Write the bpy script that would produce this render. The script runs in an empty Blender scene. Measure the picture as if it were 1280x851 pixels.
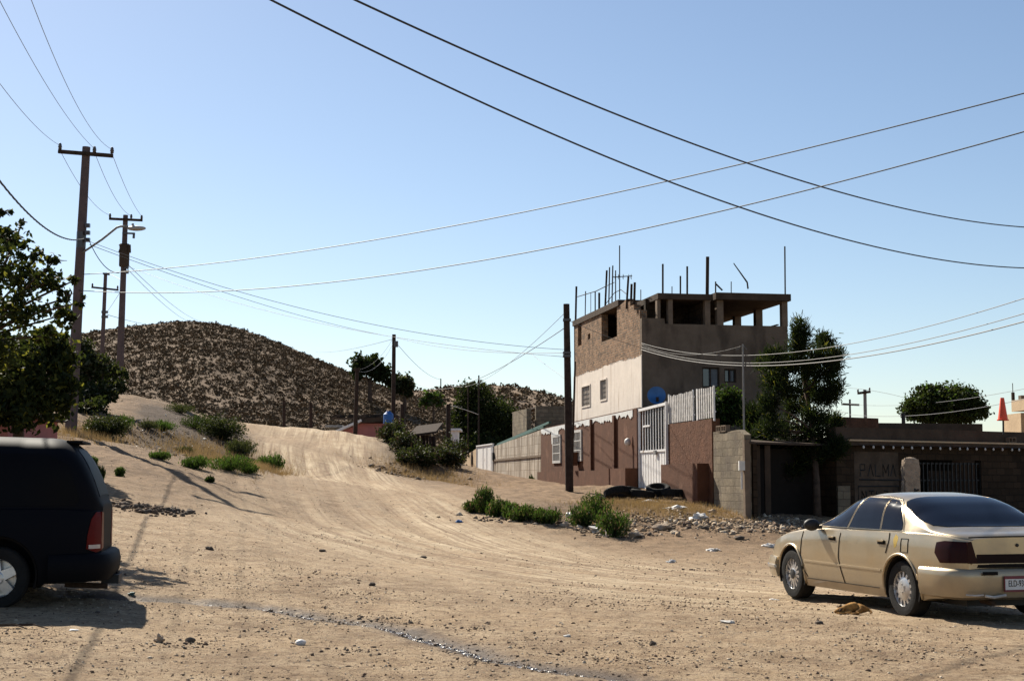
import bpy, bmesh, math, random
import numpy as np
from mathutils import Vector, Matrix

R = math.radians
# ------------------------------------------------------------------ camera, sky, sun, exposure
EYE = 1.6
FPX = 1820.0
HOR = 600.0
PITCH = math.atan((HOR-425.5)/FPX)
sc = bpy.context.scene
cd = bpy.data.cameras.new('camera'); cam = bpy.data.objects.new('camera', cd)
sc.collection.objects.link(cam); sc.camera = cam
cd.sensor_width = 36; cd.lens = 36*FPX/1280; cd.clip_start = .1; cd.clip_end = 6000
cam.location = (0, 0, EYE); cam.rotation_euler = (R(90)+PITCH, 0, 0)

SUN_EL, SUN_AZ = 39.5, -32.0            # azimuth from +Y, clockwise
w = bpy.data.worlds.new('World'); sc.world = w; w.use_nodes = True
nt = w.node_tree
sky = nt.nodes.new('ShaderNodeTexSky'); sky.sky_type = 'NISHITA'; sky.sun_disc = False
sky.sun_elevation = R(SUN_EL); sky.sun_rotation = R(SUN_AZ % 360)
sky.altitude = 900; sky.air_density = 1.0; sky.dust_density = 0.75; sky.ozone_density = 1.25
bg = nt.nodes['Background']; bg.inputs[1].default_value = 0.060
nt.links.new(sky.outputs[0], bg.inputs[0])
sl = bpy.data.lights.new('sun', 'SUN'); sl.energy = 5.0; sl.angle = R(.5); sl.color = (1.0, .93, .80)
so = bpy.data.objects.new('sun', sl); sc.collection.objects.link(so)
sd = Vector((math.sin(R(SUN_AZ))*math.cos(R(SUN_EL)), math.cos(R(SUN_AZ))*math.cos(R(SUN_EL)), math.sin(R(SUN_EL))))
so.rotation_euler = sd.to_track_quat('Z', 'Y').to_euler(); so.location = (0, 0, 60)
sc.view_settings.view_transform = 'Standard'; sc.view_settings.look = 'None'
sc.view_settings.gamma = 1; sc.view_settings.exposure = 0.98
sc.render.resolution_x = 1024; sc.render.resolution_y = 680

C = sc.collection
rng = np.random.default_rng(7); random.seed(7)

# ------------------------------------------------------------------ helpers: pixels, terrain
SP, CP = math.sin(PITCH), math.cos(PITCH)
def W(px, py, D):
    u = (px-640)/FPX; v = (425.5-py)/FPX
    dy = CP-v*SP; dz = SP+v*CP
    return Vector((u/dy*D, D, EYE+dz/dy*D))
def proj(P):
    d = P[1]*CP+(P[2]-EYE)*SP
    return 640+FPX*P[0]/d, 425.5-FPX*(-P[1]*SP+(P[2]-EYE)*CP)/d

def vnoise(x, y, seed=0):
    xi = np.floor(x).astype(np.int64); yi = np.floor(y).astype(np.int64)
    xf = x-xi; yf = y-yi
    def h(a, b):
        n = (a*374761393+b*668265263+seed*974711) & 0xffffffff
        n = ((n ^ (n >> 13))*1274126177) & 0xffffffff
        return ((n ^ (n >> 16)) & 0xffff)/65535.0
    sx = xf*xf*(3-2*xf); sy = yf*yf*(3-2*yf)
    return (h(xi, yi)*(1-sx)+h(xi+1, yi)*sx)*(1-sy)+(h(xi, yi+1)*(1-sx)+h(xi+1, yi+1)*sx)*sy
def fbm(x, y, o=4, seed=0):
    s = 0; a = .5; f = 1
    for k in range(o):
        s = s+a*(vnoise(x*f, y*f, seed+k)-.5); a *= .5; f *= 2.03
    return s

# control points of the terrain: pixel, pixel, depth
CT = [(1130,768,17),(995,745,19.7),(20,757,15),(640,700,27),(640,655,36),(760,667,36),(640,625,45),(900,668,36),(760,622,47),
 (710,609,51),(640,606,72),(590,605,88),(930,645,40.5),(890,628,43.4),(840,618,47.3),(1060,652,42),(1280,660,44),(1400,690,40),
 (130,640,27),(60,690,20),(220,585,38),(88,541,45),(190,572,41),(300,602,40),(350,592,45),(400,600,45),(400,650,34),(330,640,34),(250,652,29),
 (200,700,21),(400,570,56),(380,545,68),(330,534,76),(430,543,75),(480,548,73),(290,546,66),(160,491,62),(215,506,64),(255,560,52),(120,528,48),
 (0,520,44),(-80,510,46),(480,600,52),(556,604,60),(515,565,66),(560,595,75),(-200,640,28),(-300,560,40),(500,640,38),(560,612,52),(850,640,40),
 (1130,815,12.9),(640,800,14.0),(200,840,10.4),(-100,480,64),(60,495,58), (120,600,33), (330,560,55), (225,541,54),(262,577,49),(200,530,51),(300,580,46)]
cp = [(W(a, b, D).x, D, W(a, b, D).z) for a, b, D in CT]
cp += [(-8,0,.3),(8,0,0),(0,0,0),(-30,5,1.0),(30,10,0),(25,40,.5),(40,60,.8),(-40,40,4.5),(-60,80,4.5),(-20,100,3.0),(0,100,1.5),(20,100,1.2),(60,100,1.2),
       (-8,95,2.6),(-14,90,3.6),(8,62,1.3),(14,58,1.0),(8,50,1.3),(0,-20,0),(-40,-20,.8),(40,-20,0),(-60,150,1),(0,150,0),(60,150,0),(-30,75,5.2)]
cp = np.array(cp)
def _U(r2): return np.where(r2 < 1e-9, 0, .5*r2*np.log(r2+1e-12))
_n = len(cp); _K = _U(((cp[:, None, :2]-cp[None, :, :2])**2).sum(-1))+np.eye(_n)*4.0
_P = np.c_[np.ones(_n), cp[:, :2]]
_A = np.block([[_K, _P], [_P.T, np.zeros((3, 3))]])
_w = np.linalg.solve(_A, np.r_[cp[:, 2], 0, 0, 0])
def polydist(x, y, pts):
    best = np.full(x.shape, 1e9); sgn = np.zeros(x.shape); along = np.zeros(x.shape); acc = 0
    for (ax, ay), (bx, by) in zip(pts[:-1], pts[1:]):
        dx, dy = bx-ax, by-ay; L = math.hypot(dx, dy)
        t = np.clip(((x-ax)*dx+(y-ay)*dy)/(L*L), 0, 1)
        ex = x-(ax+t*dx); ey = y-(ay+t*dy); d = np.hypot(ex, ey)
        m = d < best
        best = np.where(m, d, best); sgn = np.where(m, np.sign(dx*ey-dy*ex), sgn); along = np.where(m, acc+t*L, along)
        acc += L
    return best, sgn, along
def smooth_path(pts, n=60):
    P = np.array(pts, float); t = np.linspace(0, len(P)-1, n); out = []
    for q in t:
        i = min(int(q), len(P)-2); f = q-i
        p0 = P[max(i-1, 0)]; p1 = P[i]; p2 = P[i+1]; p3 = P[min(i+2, len(P)-1)]
        out.append(.5*((2*p1)+(-p0+p2)*f+(2*p0-5*p1+4*p2-p3)*f*f+(-p0+3*p1-3*p2+p3)*f**3))
    return [tuple(a) for a in out]
def gp(px, py, z=.05):
    u = (px-640)/FPX; D = (EYE-z)*FPX/(py-HOR)
    return (W(px, py, D).x, D)
STREAM = smooth_path([gp(90, 752, .25), gp(200, 762, .15), gp(320, 775), gp(400, 784), gp(455, 789), gp(520, 799), gp(575, 815), gp(610, 829), gp(680, 843), gp(760, 853), gp(900, 875)], 70)
TRICKLE = smooth_path([(W(224,588,38).x,38), (W(226,612,34).x,34), (W(216,636,31).x,31), gp(192,672,.6), gp(180,705,.4), gp(160,740,.25), gp(150,772,.15), gp(125,800,.1), gp(100,840,.08), gp(90,880,.05)], 50)
ROAD = smooth_path([(-20,110),(-13,90),(-9.6,75),(-7.6,58),(-5.4,46),(-3.2,35),(-.2,27),(4,21.5),(11,17.5),(24,14)], 60)
def gz(x, y, fine=True):
    x = np.asarray(x, float); y = np.asarray(y, float); shp = x.shape
    X = np.clip(x.ravel(), -70, 70); Y = np.clip(y.ravel(), -25, 150)
    z = np.zeros(X.shape)
    for i in range(0, len(X), 40000):
        xs = X[i:i+40000]; ys = Y[i:i+40000]
        z[i:i+40000] = _U((xs[:, None]-cp[None, :, 0])**2+(ys[:, None]-cp[None, :, 1])**2)@_w[:_n]+_w[_n]+_w[_n+1]*xs+_w[_n+2]*ys
    if fine:
        rd, sg, al = polydist(X, Y, ROAD); u = rd*sg
        onr = np.exp(-(rd/3.4)**4)
        z += fbm(X*.35, Y*.35, 3, 3)*.28*(1-onr*.7)*np.clip((Y-14)/20, .15, 1)
        z += fbm(X*2.2, Y*2.2, 4, 9)*(.06+.07*np.clip((Y-28)/10, 0, 1))*(1-.6*onr)+fbm(X*9, Y*9, 3, 19)*.022*np.clip((45-Y)/20, 0, 1)
        for c, wd, dp in ((-1.9, .28, .05), (-.4, .25, .045), (1.2, .3, .05), (2.5, .22, .03), (-3.0, .2, .03), (.35, .2, .02)):
            cc = c+.35*np.sin(al*.09+c*3)
            z -= .9*dp*np.exp(-((u-cc)/wd)**2)*(.6+.8*vnoise(al*.4, u*0+c*7, 5))
        z -= .05*np.exp(-(polydist(X, Y, STREAM)[0]/.16)**2)
    return z.reshape(shp)
def G(x, y): return float(gz(np.array([x]), np.array([y]))[0])
def on(px, D):
    z = 1.0
    for _ in range(3):
        py = HOR-(z-EYE)*FPX/D; x = W(px, py, D).x; z = G(x, D)
    return Vector((x, D, z))

# ------------------------------------------------------------------ helpers: meshes
class MB:
    def __init__(s): s.v = []; s.f = []; s.m = []
    def add(s, v, f, mi=0):
        o = len(s.v); s.v += [tuple(p) for p in v]; s.f += [tuple(i+o for i in q) for q in f]; s.m += [mi]*len(f)
        return s
    def box(s, c, d, rz=0, rx=0, ry=0, mi=0, M=None):
        c = Vector(c); hx, hy, hz = d[0]/2, d[1]/2, d[2]/2
        Q = Matrix.Rotation(rz, 3, 'Z') @ Matrix.Rotation(ry, 3, 'Y') @ Matrix.Rotation(rx, 3, 'X')
        if M is not None: Q = M
        v = [c+Q@Vector((x*hx, y*hy, z*hz)) for z in (-1, 1) for y in (-1, 1) for x in (-1, 1)]
        return s.add(v, [(0,2,3,1),(4,5,7,6),(0,1,5,4),(2,6,7,3),(0,4,6,2),(1,3,7,5)], mi)
    def bar(s, a, b, wd, th, up=(0,0,1), mi=0):
        a = Vector(a); b = Vector(b); d = (b-a); L = d.length; d.normalize(); up = Vector(up)
        if abs(d.dot(up)) > .99: up = Vector((0, 1, 0))
        y = up.cross(d).normalized(); z = d.cross(y)
        M = Matrix((d, y, z)).transposed()
        return s.box((a+b)/2, (L, wd, th), M=M, mi=mi)
    def tube(s, pts, rad, n=8, cap=True, mi=0):
        pts = [Vector(p) for p in pts]; N = len(pts)
        if not hasattr(rad, '__len__'): rad = [rad]*N
        v = []; ref = Vector((0, 0, 1))
        for i, p in enumerate(pts):
            t = (pts[min(i+1, N-1)]-pts[max(i-1, 0)]).normalized()
            r0 = ref if abs(t.dot(ref)) < .95 else Vector((1, 0, 0))
            a = t.cross(r0).normalized(); b = t.cross(a)
            if i and (a.dot(pa) < 0 and abs(t.dot(ref)) >= .95) : pass
            pa = a
            for k in range(n):
                q = 2*math.pi*k/n; v.append(p+(a*math.cos(q)+b*math.sin(q))*rad[i])
        f = [(i*n+k, i*n+(k+1) % n, (i+1)*n+(k+1) % n, (i+1)*n+k) for i in range(N-1) for k in range(n)]
        if cap: f += [tuple(range(n))[::-1], tuple((N-1)*n+k for k in range(n))]
        return s.add(v, f, mi)
    def cyl(s, a, b, r0, r1=None, n=12, mi=0): return s.tube([a, b], [r0, r0 if r1 is None else r1], n, True, mi)
    def lathe(s, prof, c, ax=(0,0,1), n=24, mi=0, closed=False):
        ax = Vector(ax).normalized(); c = Vector(c)
        a = ax.cross(Vector((0, 0, 1)) if abs(ax.z) < .9 else Vector((1, 0, 0))).normalized(); b = ax.cross(a)
        v = [c+ax*h+(a*math.cos(2*math.pi*k/n)+b*math.sin(2*math.pi*k/n))*r for r, h in prof for k in range(n)]
        m = len(prof); f = [(i*n+k, i*n+(k+1) % n, ((i+1) % m)*n+(k+1) % n, ((i+1) % m)*n+k) for i in range(m if closed else m-1) for k in range(n)]
        return s.add(v, f, mi)
    def prism(s, poly, t, o=(0,0,0), U=(1,0,0), V=(0,0,1), mi=0):
        o = Vector(o); U = Vector(U); V = Vector(V); N = U.cross(V).normalized(); n = len(poly)
        v = [o+U*a+V*b for a, b in poly]+[o+U*a+V*b+N*t for a, b in poly]
        f = [tuple(range(n))[::-1], tuple(range(n, 2*n))]+[(i, (i+1) % n, n+(i+1) % n, n+i) for i in range(n)]
        return s.add(v, f, mi)
    def blob(s, c, r, seed=0, sub=2, amp=.25, sq=(1,1,1), mi=0, fl=None):
        bm = bmesh.new(); bmesh.ops.create_icosphere(bm, subdivisions=sub, radius=1); rr = random.Random(seed)
        ph = [rr.uniform(0, 6) for _ in range(6)]; v = []
        for q in bm.verts:
            p = q.co; k = 1+amp*(math.sin(p.x*2.7+ph[0])*math.sin(p.y*2.3+ph[1])+.6*math.sin(p.z*4+ph[2]+p.x*3)+(.5 if amp < .29 else 1.5)*rr.uniform(-.5, .5))
            z = p.z*k*r*sq[2]
            if fl is not None: z = max(z, -fl)
            v.append((c[0]+p.x*k*r*sq[0], c[1]+p.y*k*r*sq[1], c[2]+z))
        f = [tuple(x.index for x in q.verts) for q in bm.faces]; bm.free()
        return s.add(v, f, mi)
    def build(s, name, mats, parent=None, world=False, smooth=False, loc=None, ang=None):
        off = Vector(parent.location) if (parent is not None and world) else (Vector(loc) if loc is not None else Vector((0, 0, 0)))
        V = np.array(s.v, dtype=np.float64)-np.array(off)
        me = bpy.data.meshes.new(name); me.from_pydata(V.tolist(), [], s.f)
        return finish(me, name, mats, parent, smooth, s.m, off if parent is None else None, ang)

def box_uv(me, off=(0, 0, 0)):
    n = len(me.loops)
    if n == 0: return
    uv = me.uv_layers.new(name='UVMap')
    vi = np.empty(n, np.int32); me.loops.foreach_get('vertex_index', vi)
    co = np.empty(len(me.vertices)*3); me.vertices.foreach_get('co', co); co = co.reshape(-1, 3)[vi]
    nf = len(me.polygons); no = np.empty(nf*3); me.polygons.foreach_get('normal', no); no = no.reshape(-1, 3)
    lt = np.empty(nf, np.int32); me.polygons.foreach_get('loop_total', lt)
    N = np.repeat(no, lt, axis=0)
    h = np.hypot(N[:, 0], N[:, 1])+1e-9; tx = -N[:, 1]/h; ty = N[:, 0]/h
    flat = np.abs(N[:, 2]) > .75
    u = np.where(flat, co[:, 0], co[:, 0]*tx+co[:, 1]*ty); v = np.where(flat, co[:, 1], co[:, 2])
    a = np.empty(n*2); a[0::2] = u; a[1::2] = v
    uv.data.foreach_set('uv', a)
def finish(me, name, mats, parent=None, smooth=False, mi=None, loc=None, ang=None):
    if not isinstance(mats, (list, tuple)): mats = [mats]
    for m in mats: me.materials.append(m)
    if mi is not None and len(mats) > 1: me.polygons.foreach_set('material_index', np.array(mi, np.int32))
    if smooth or ang:
        me.polygons.foreach_set('use_smooth', np.ones(len(me.polygons), bool))
        if ang: me.set_sharp_from_angle(angle=R(ang))
    me.update(); box_uv(me)
    o = bpy.data.objects.new(name, me); C.objects.link(o)
    if parent is not None: o.parent = parent
    if loc is not None: o.location = loc
    return o
def tag(o, label=None, cat=None, group=None, kind=None):
    if label: o['label'] = label
    if cat: o['category'] = cat
    if group: o['group'] = group
    if kind: o['kind'] = kind
    return o
def thing(name, label, cat, loc=(0,0,0), rz=0, group=None):
    o = bpy.data.objects.new(name, None); C.objects.link(o); o.location = loc; o.rotation_euler = (0, 0, rz)
    o.empty_display_size = .2
    return tag(o, label, cat, group)
def copy_tree(o, parent=None):
    c = o.copy(); C.objects.link(c)
    if parent is not None: c.parent = parent
    for ch in [q for q in bpy.data.objects if q.parent == o]: copy_tree(ch, c)
    return c
def boolean_cut(o, cutters, op='DIFFERENCE'):
    for cu in cutters:
        m = o.modifiers.new('b', 'BOOLEAN'); m.operation = op; m.object = cu; m.solver = 'EXACT'
    dg = bpy.context.evaluated_depsgraph_get(); dg.update()
    me = bpy.data.meshes.new_from_object(o.evaluated_get(dg)); old = o.data
    o.modifiers.clear(); o.data = me; me.name = old.name
    for cu in cutters: bpy.data.objects.remove(cu)

# wall given by s along a direction, t through it, z up, with real openings
def wall(mb, o, d, s0, s1, z0, z1, th, holes=(), zmap=None, mi=0, extra_s=()):
    d = Vector((d[0], d[1], 0)).normalized(); n = Vector((-d.y, d.x, 0)); o = Vector((o[0], o[1], 0))
    S = sorted(set([s0, s1]+[q for q in extra_s if s0 < q < s1]+[q for h in holes for q in h[:2] if s0 < q < s1])); Z = sorted(set([z0, z1]+[q for h in holes for q in h[2:4] if z0 < q < z1]))
    ns, nz = len(S)-1, len(Z)-1
    def solid(i, j):
        if i < 0 or j < 0 or i >= ns or j >= nz: return False
        a = (S[i]+S[i+1])/2; b = (Z[j]+Z[j+1])/2
        return not any(h[0] < a < h[1] and h[2] < b < h[3] for h in holes)
    def P(i, j, t):
        zz = Z[j] if zmap is None else zmap(S[i], Z[j]); q = o+d*S[i]+n*t; return (q.x, q.y, zz)
    for i in range(ns):
        for j in range(nz):
            if not solid(i, j): continue
            a, b, c_, e = P(i, j, 0), P(i+1, j, 0), P(i+1, j+1, 0), P(i, j+1, 0)
            A, B, C_, E = P(i, j, th), P(i+1, j, th), P(i+1, j+1, th), P(i, j+1, th)
            mb.add([a, b, c_, e], [(0, 1, 2, 3)], mi); mb.add([A, B, C_, E], [(3, 2, 1, 0)], mi)
            if not solid(i-1, j): mb.add([a, e, E, A], [(0, 1, 2, 3)], mi)
            if not solid(i+1, j): mb.add([b, B, C_, c_], [(0, 1, 2, 3)], mi)
            if not solid(i, j-1): mb.add([a, A, B, b], [(0, 1, 2, 3)], mi)
            if not solid(i, j+1): mb.add([e, c_, C_, E], [(0, 1, 2, 3)], mi)
    return mb

# ------------------------------------------------------------------ materials
def mat(name, col, rough=.8, var=.15, scale=3.0, bump=0.0, bscale=20.0, metal=0.0, col2=None, coat=0.0, spec=.5, brick=None, stain=None, uvmap=False, trans=None):
    m = bpy.data.materials.new(name); m.use_nodes = True; nt = m.node_tree; N = nt.nodes; L = nt.links
    b = N['Principled BSDF']; b.inputs['Roughness'].default_value = rough; b.inputs['Metallic'].default_value = metal
    b.inputs['Specular IOR Level'].default_value = spec if (rough < .84 or spec < .5) else .12; b.inputs['Coat Weight'].default_value = coat; b.inputs['Coat Roughness'].default_value = .06
    tc = N.new('ShaderNodeTexCoord'); vec = tc.outputs['UV' if (uvmap or brick) else 'Object']
    no = N.new('ShaderNodeTexNoise'); no.inputs['Scale'].default_value = scale; no.inputs['Detail'].default_value = 7; no.inputs['Roughness'].default_value = .62
    L.new(tc.outputs['Object'], no.inputs['Vector'])
    mp = N.new('ShaderNodeMapRange'); mp.inputs[1].default_value = .3; mp.inputs[2].default_value = .7
    L.new(no.outputs[0], mp.inputs[0])
    mx = N.new('ShaderNodeMix'); mx.data_type = 'RGBA'
    c2 = col2 if col2 else tuple(c*(1-var*1.6) for c in col); c1 = col if col2 else tuple(min(1, c*(1+var)) for c in col)
    mx.inputs[6].default_value = (*c1, 1); mx.inputs[7].default_value = (*c2, 1)
    L.new(mp.outputs[0], mx.inputs[0]); out = mx.outputs[2]; hgt = None
    if brick:
        br = N.new('ShaderNodeTexBrick'); L.new(vec, br.inputs['Vector'])
        br.inputs['Scale'].default_value = 1.0; br.inputs['Brick Width'].default_value = brick[0]; br.inputs['Row Height'].default_value = brick[1]
        br.inputs['Mortar Size'].default_value = brick[2]; br.inputs['Mortar Smooth'].default_value = .3; br.inputs['Bias'].default_value = 0
        br.inputs['Color1'].default_value = (*brick[3], 1); br.inputs['Color2'].default_value = (*brick[4], 1); br.inputs['Mortar'].default_value = (*brick[5], 1)
        wn = N.new('ShaderNodeTexNoise'); wn.inputs['Scale'].default_value = 2.5; wn.inputs['Detail'].default_value = 3; L.new(vec, wn.inputs['Vector'])
        vm = N.new('ShaderNodeVectorMath'); vm.operation = 'SCALE'; vm.inputs[3].default_value = .05; L.new(wn.outputs[1], vm.inputs[0])
        va = N.new('ShaderNodeVectorMath'); va.operation = 'ADD'; L.new(vec, va.inputs[0]); L.new(vm.outputs[0], va.inputs[1]); L.new(va.outputs[0], br.inputs['Vector'])
        mu = N.new('ShaderNodeMix'); mu.data_type = 'RGBA'; mu.blend_type = 'MULTIPLY'; mu.inputs[0].default_value = .8
        L.new(br.outputs[0], mu.inputs[6]); L.new(out, mu.inputs[7])
        out = mu.outputs[2]; hgt = br.outputs[1]
    if stain:    # (colour, scale x, scale z, threshold, width)
        sn = N.new('ShaderNodeTexNoise'); sn.inputs['Detail'].default_value = 6; sn.inputs['Scale'].default_value = 1
        mpn = N.new('ShaderNodeMapping'); mpn.inputs['Scale'].default_value = (stain[1], stain[2], 1); L.new(tc.outputs['UV'], mpn.inputs[0]); L.new(mpn.outputs[0], sn.inputs['Vector'])
        sr = N.new('ShaderNodeMapRange'); sr.inputs[1].default_value = stain[3]; sr.inputs[2].default_value = stain[3]+stain[4]; L.new(sn.outputs[0], sr.inputs[0])
        ms = N.new('ShaderNodeMix'); ms.data_type = 'RGBA'; L.new(sr.outputs[0], ms.inputs[0]); L.new(out, ms.inputs[6]); ms.inputs[7].default_value = (*stain[0], 1); out = ms.outputs[2]
    L.new(out, b.inputs['Base Color'])
    if bump or hgt:
        bn = N.new('ShaderNodeTexNoise'); bn.inputs['Scale'].default_value = bscale; bn.inputs['Detail'].default_value = 6; bn.inputs['Roughness'].default_value = .65
        L.new(tc.outputs['Object'], bn.inputs['Vector'])
        bu = N.new('ShaderNodeBump'); bu.inputs['Strength'].default_value = min(1, max(bump, .25)); bu.inputs['Distance'].default_value = .04
        L.new(bn.outputs[0], bu.inputs['Height']); L.new(bu.outputs[0], b.inputs['Normal'])
        if hgt is not None:
            b2 = N.new('ShaderNodeBump'); b2.inputs['Strength'].default_value = .8; b2.inputs['Distance'].default_value = -.02
            L.new(hgt, b2.inputs['Height']); L.new(bu.outputs[0], b2.inputs['Normal']); L.new(b2.outputs[0], b.inputs['Normal'])
    if trans:
        tr = N.new('ShaderNodeBsdfTranslucent'); tr.inputs[0].default_value = (*trans, 1)
        ad = N.new('ShaderNodeMixShader'); ad.inputs[0].default_value = .3
        L.new(b.outputs[0], ad.inputs[1]); L.new(tr.outputs[0], ad.inputs[2]); L.new(ad.outputs[0], N['Material Output'].inputs[0])
    return m
M = {}
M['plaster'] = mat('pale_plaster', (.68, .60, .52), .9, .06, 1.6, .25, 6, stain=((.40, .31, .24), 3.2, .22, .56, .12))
M['brown'] = mat('brown_stucco', (.105, .047, .027), .9, .14, 2.5, .35, 14, stain=((.16, .08, .05), 1.2, .8, .6, .08))
M['brownrough'] = mat('rough_brown_stucco', (.12, .056, .033), .95, .2, 3, 1.0, 9)
M['whitepatch'] = mat('old_white_paint', (.62, .62, .60), .9, .1, 4, .3, 20)
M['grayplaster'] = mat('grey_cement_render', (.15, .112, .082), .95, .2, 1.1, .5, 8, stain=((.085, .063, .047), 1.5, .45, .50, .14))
M['concrete'] = mat('raw_concrete', (.17, .125, .09), .95, .18, 2.2, .4, 12)
M['darkconcrete'] = mat('shade_dark_concrete', (.07, .05, .037), .95, .2, 2.0, .4, 12)  # darker than real concrete; the low building's shade is put into the colour
M['brick'] = mat('rough_brick', (.9, .85, .8), .95, .35, 2.5, .8, 16, brick=(.24, .095, .016, (.42, .24, .135), (.20, .12, .07), (.28, .23, .18)), stain=((.11, .08, .06), 3.2, 3.0, .57, .10))
M['block'] = mat('grey_block', (.9, .88, .85), .95, .28, 1.6, .6, 12, brick=(.42, .215, .010, (.27, .22, .155), (.20, .165, .12), (.15, .12, .09)), stain=((.13, .105, .08), 1.6, 1.2, .53, .12))
M['blockdark'] = mat('shade_dark_block', (.8, .78, .75), .95, .25, 1.3, .5, 12, brick=(.42, .215, .014, (.065, .043, .028), (.038, .026, .017), (.03, .021, .015)))  # dark copy of the block for shaded walls, shade put into its colour
M['boards'] = mat('streaked_block_wall', (.36, .285, .20), .95, .15, 1.5, .5, 14, stain=((.20, .155, .115), 2.6, .25, .5, .1), brick=(.42, .4, .014, (.95, .93, .9), (.7, .68, .65), (.6, .55, .5)))
M['whitemetal'] = mat('white_painted_metal', (.72, .70, .68), .45, .06, 4, stain=((.30, .22, .16), 3, 3, .66, .04))
M['cream'] = mat('cream_plaster', (.46, .34, .22), .9, .08, 1.5, .25, 8)
M['blue'] = mat('blue_paint', (.03, .13, .34), .5, .1, 4)
M['rust'] = mat('rusty_steel', (.05, .032, .022), .85, .3, 20)
M['pole'] = mat('weathered_timber', (.045, .03, .024), .9, .3, 6, .5, 30)
M['poleconc'] = mat('concrete_pole', (.115, .085, .082), .9, .15, 3, .2, 20)
M['darkwood'] = mat('dark_wood', (.05, .035, .026), .95, .3, 8, .4, 20)
M['cable'] = mat('black_cable', (.012, .012, .014), .6, .1, 5)
M['wire'] = mat('aluminium_wire', (.12, .12, .13), .5, .1, 5)
M['ins'] = mat('porcelain', (.05, .04, .04), .3, .1, 5)
M['pinkwall'] = mat('pink_wall', (.42, .17, .155), .9, .1, 2)
M['galv'] = mat('galvanised_wire', (.13, .12, .11), .6, .03, 1)
M['tin'] = mat('old_tin', (.20, .19, .18), .6, .25, 5)
M['green'] = mat('green_rail', (.05, .12, .10), .6, .2, 5)
M['orange'] = mat('orange_plastic', (.80, .075, .02), .5, .06, 4)
M['rubber'] = mat('tyre_rubber', (.016, .015, .014), .9, .2, 10, .2, 40, spec=.2)
M['chromedirty'] = mat('alloy_wheel', (.55, .54, .53), .35, .1, 12, metal=.75)
M['black'] = mat('black_plastic', (.012, .012, .012), .6, .1, 6)
M['void'] = mat('interior_shade', (.016, .013, .011), .95, .1, 6)  # near-black wall colour standing in for deep shade
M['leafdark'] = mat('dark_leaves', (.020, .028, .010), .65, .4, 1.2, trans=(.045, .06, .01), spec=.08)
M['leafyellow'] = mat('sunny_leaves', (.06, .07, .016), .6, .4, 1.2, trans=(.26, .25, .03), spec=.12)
M['leafgreen'] = mat('fresh_green_leaves', (.055, .095, .02), .6, .45, 3.0, trans=(.09, .16, .02), spec=.12)
M['leafolive'] = mat('olive_leaves', (.045, .05, .018), .7, .4, 1.5, trans=(.08, .09, .02))
M['needle'] = mat('pine_needles', (.018, .026, .010), .7, .4, 2.0, trans=(.03, .045, .01), spec=.06)
M['straw'] = mat('dry_straw', (.30, .21, .11), .9, .3, 2.0, trans=(.3, .2, .08))
M['bark'] = mat('tree_bark', (.085, .06, .045), .95, .3, 6, .6, 25)
M['stone'] = mat('pale_stone', (.34, .26, .19), .9, .25, 5, .5, 20)
M['darkstone'] = mat('dark_stone', (.12, .095, .075), .9, .3, 5, .5, 20)
M['plastic'] = mat('white_plastic', (.60, .57, .53), .5, .1, 8)
M['paper'] = mat('grey_plastic', (.50, .47, .43), .7, .2, 8)

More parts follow.
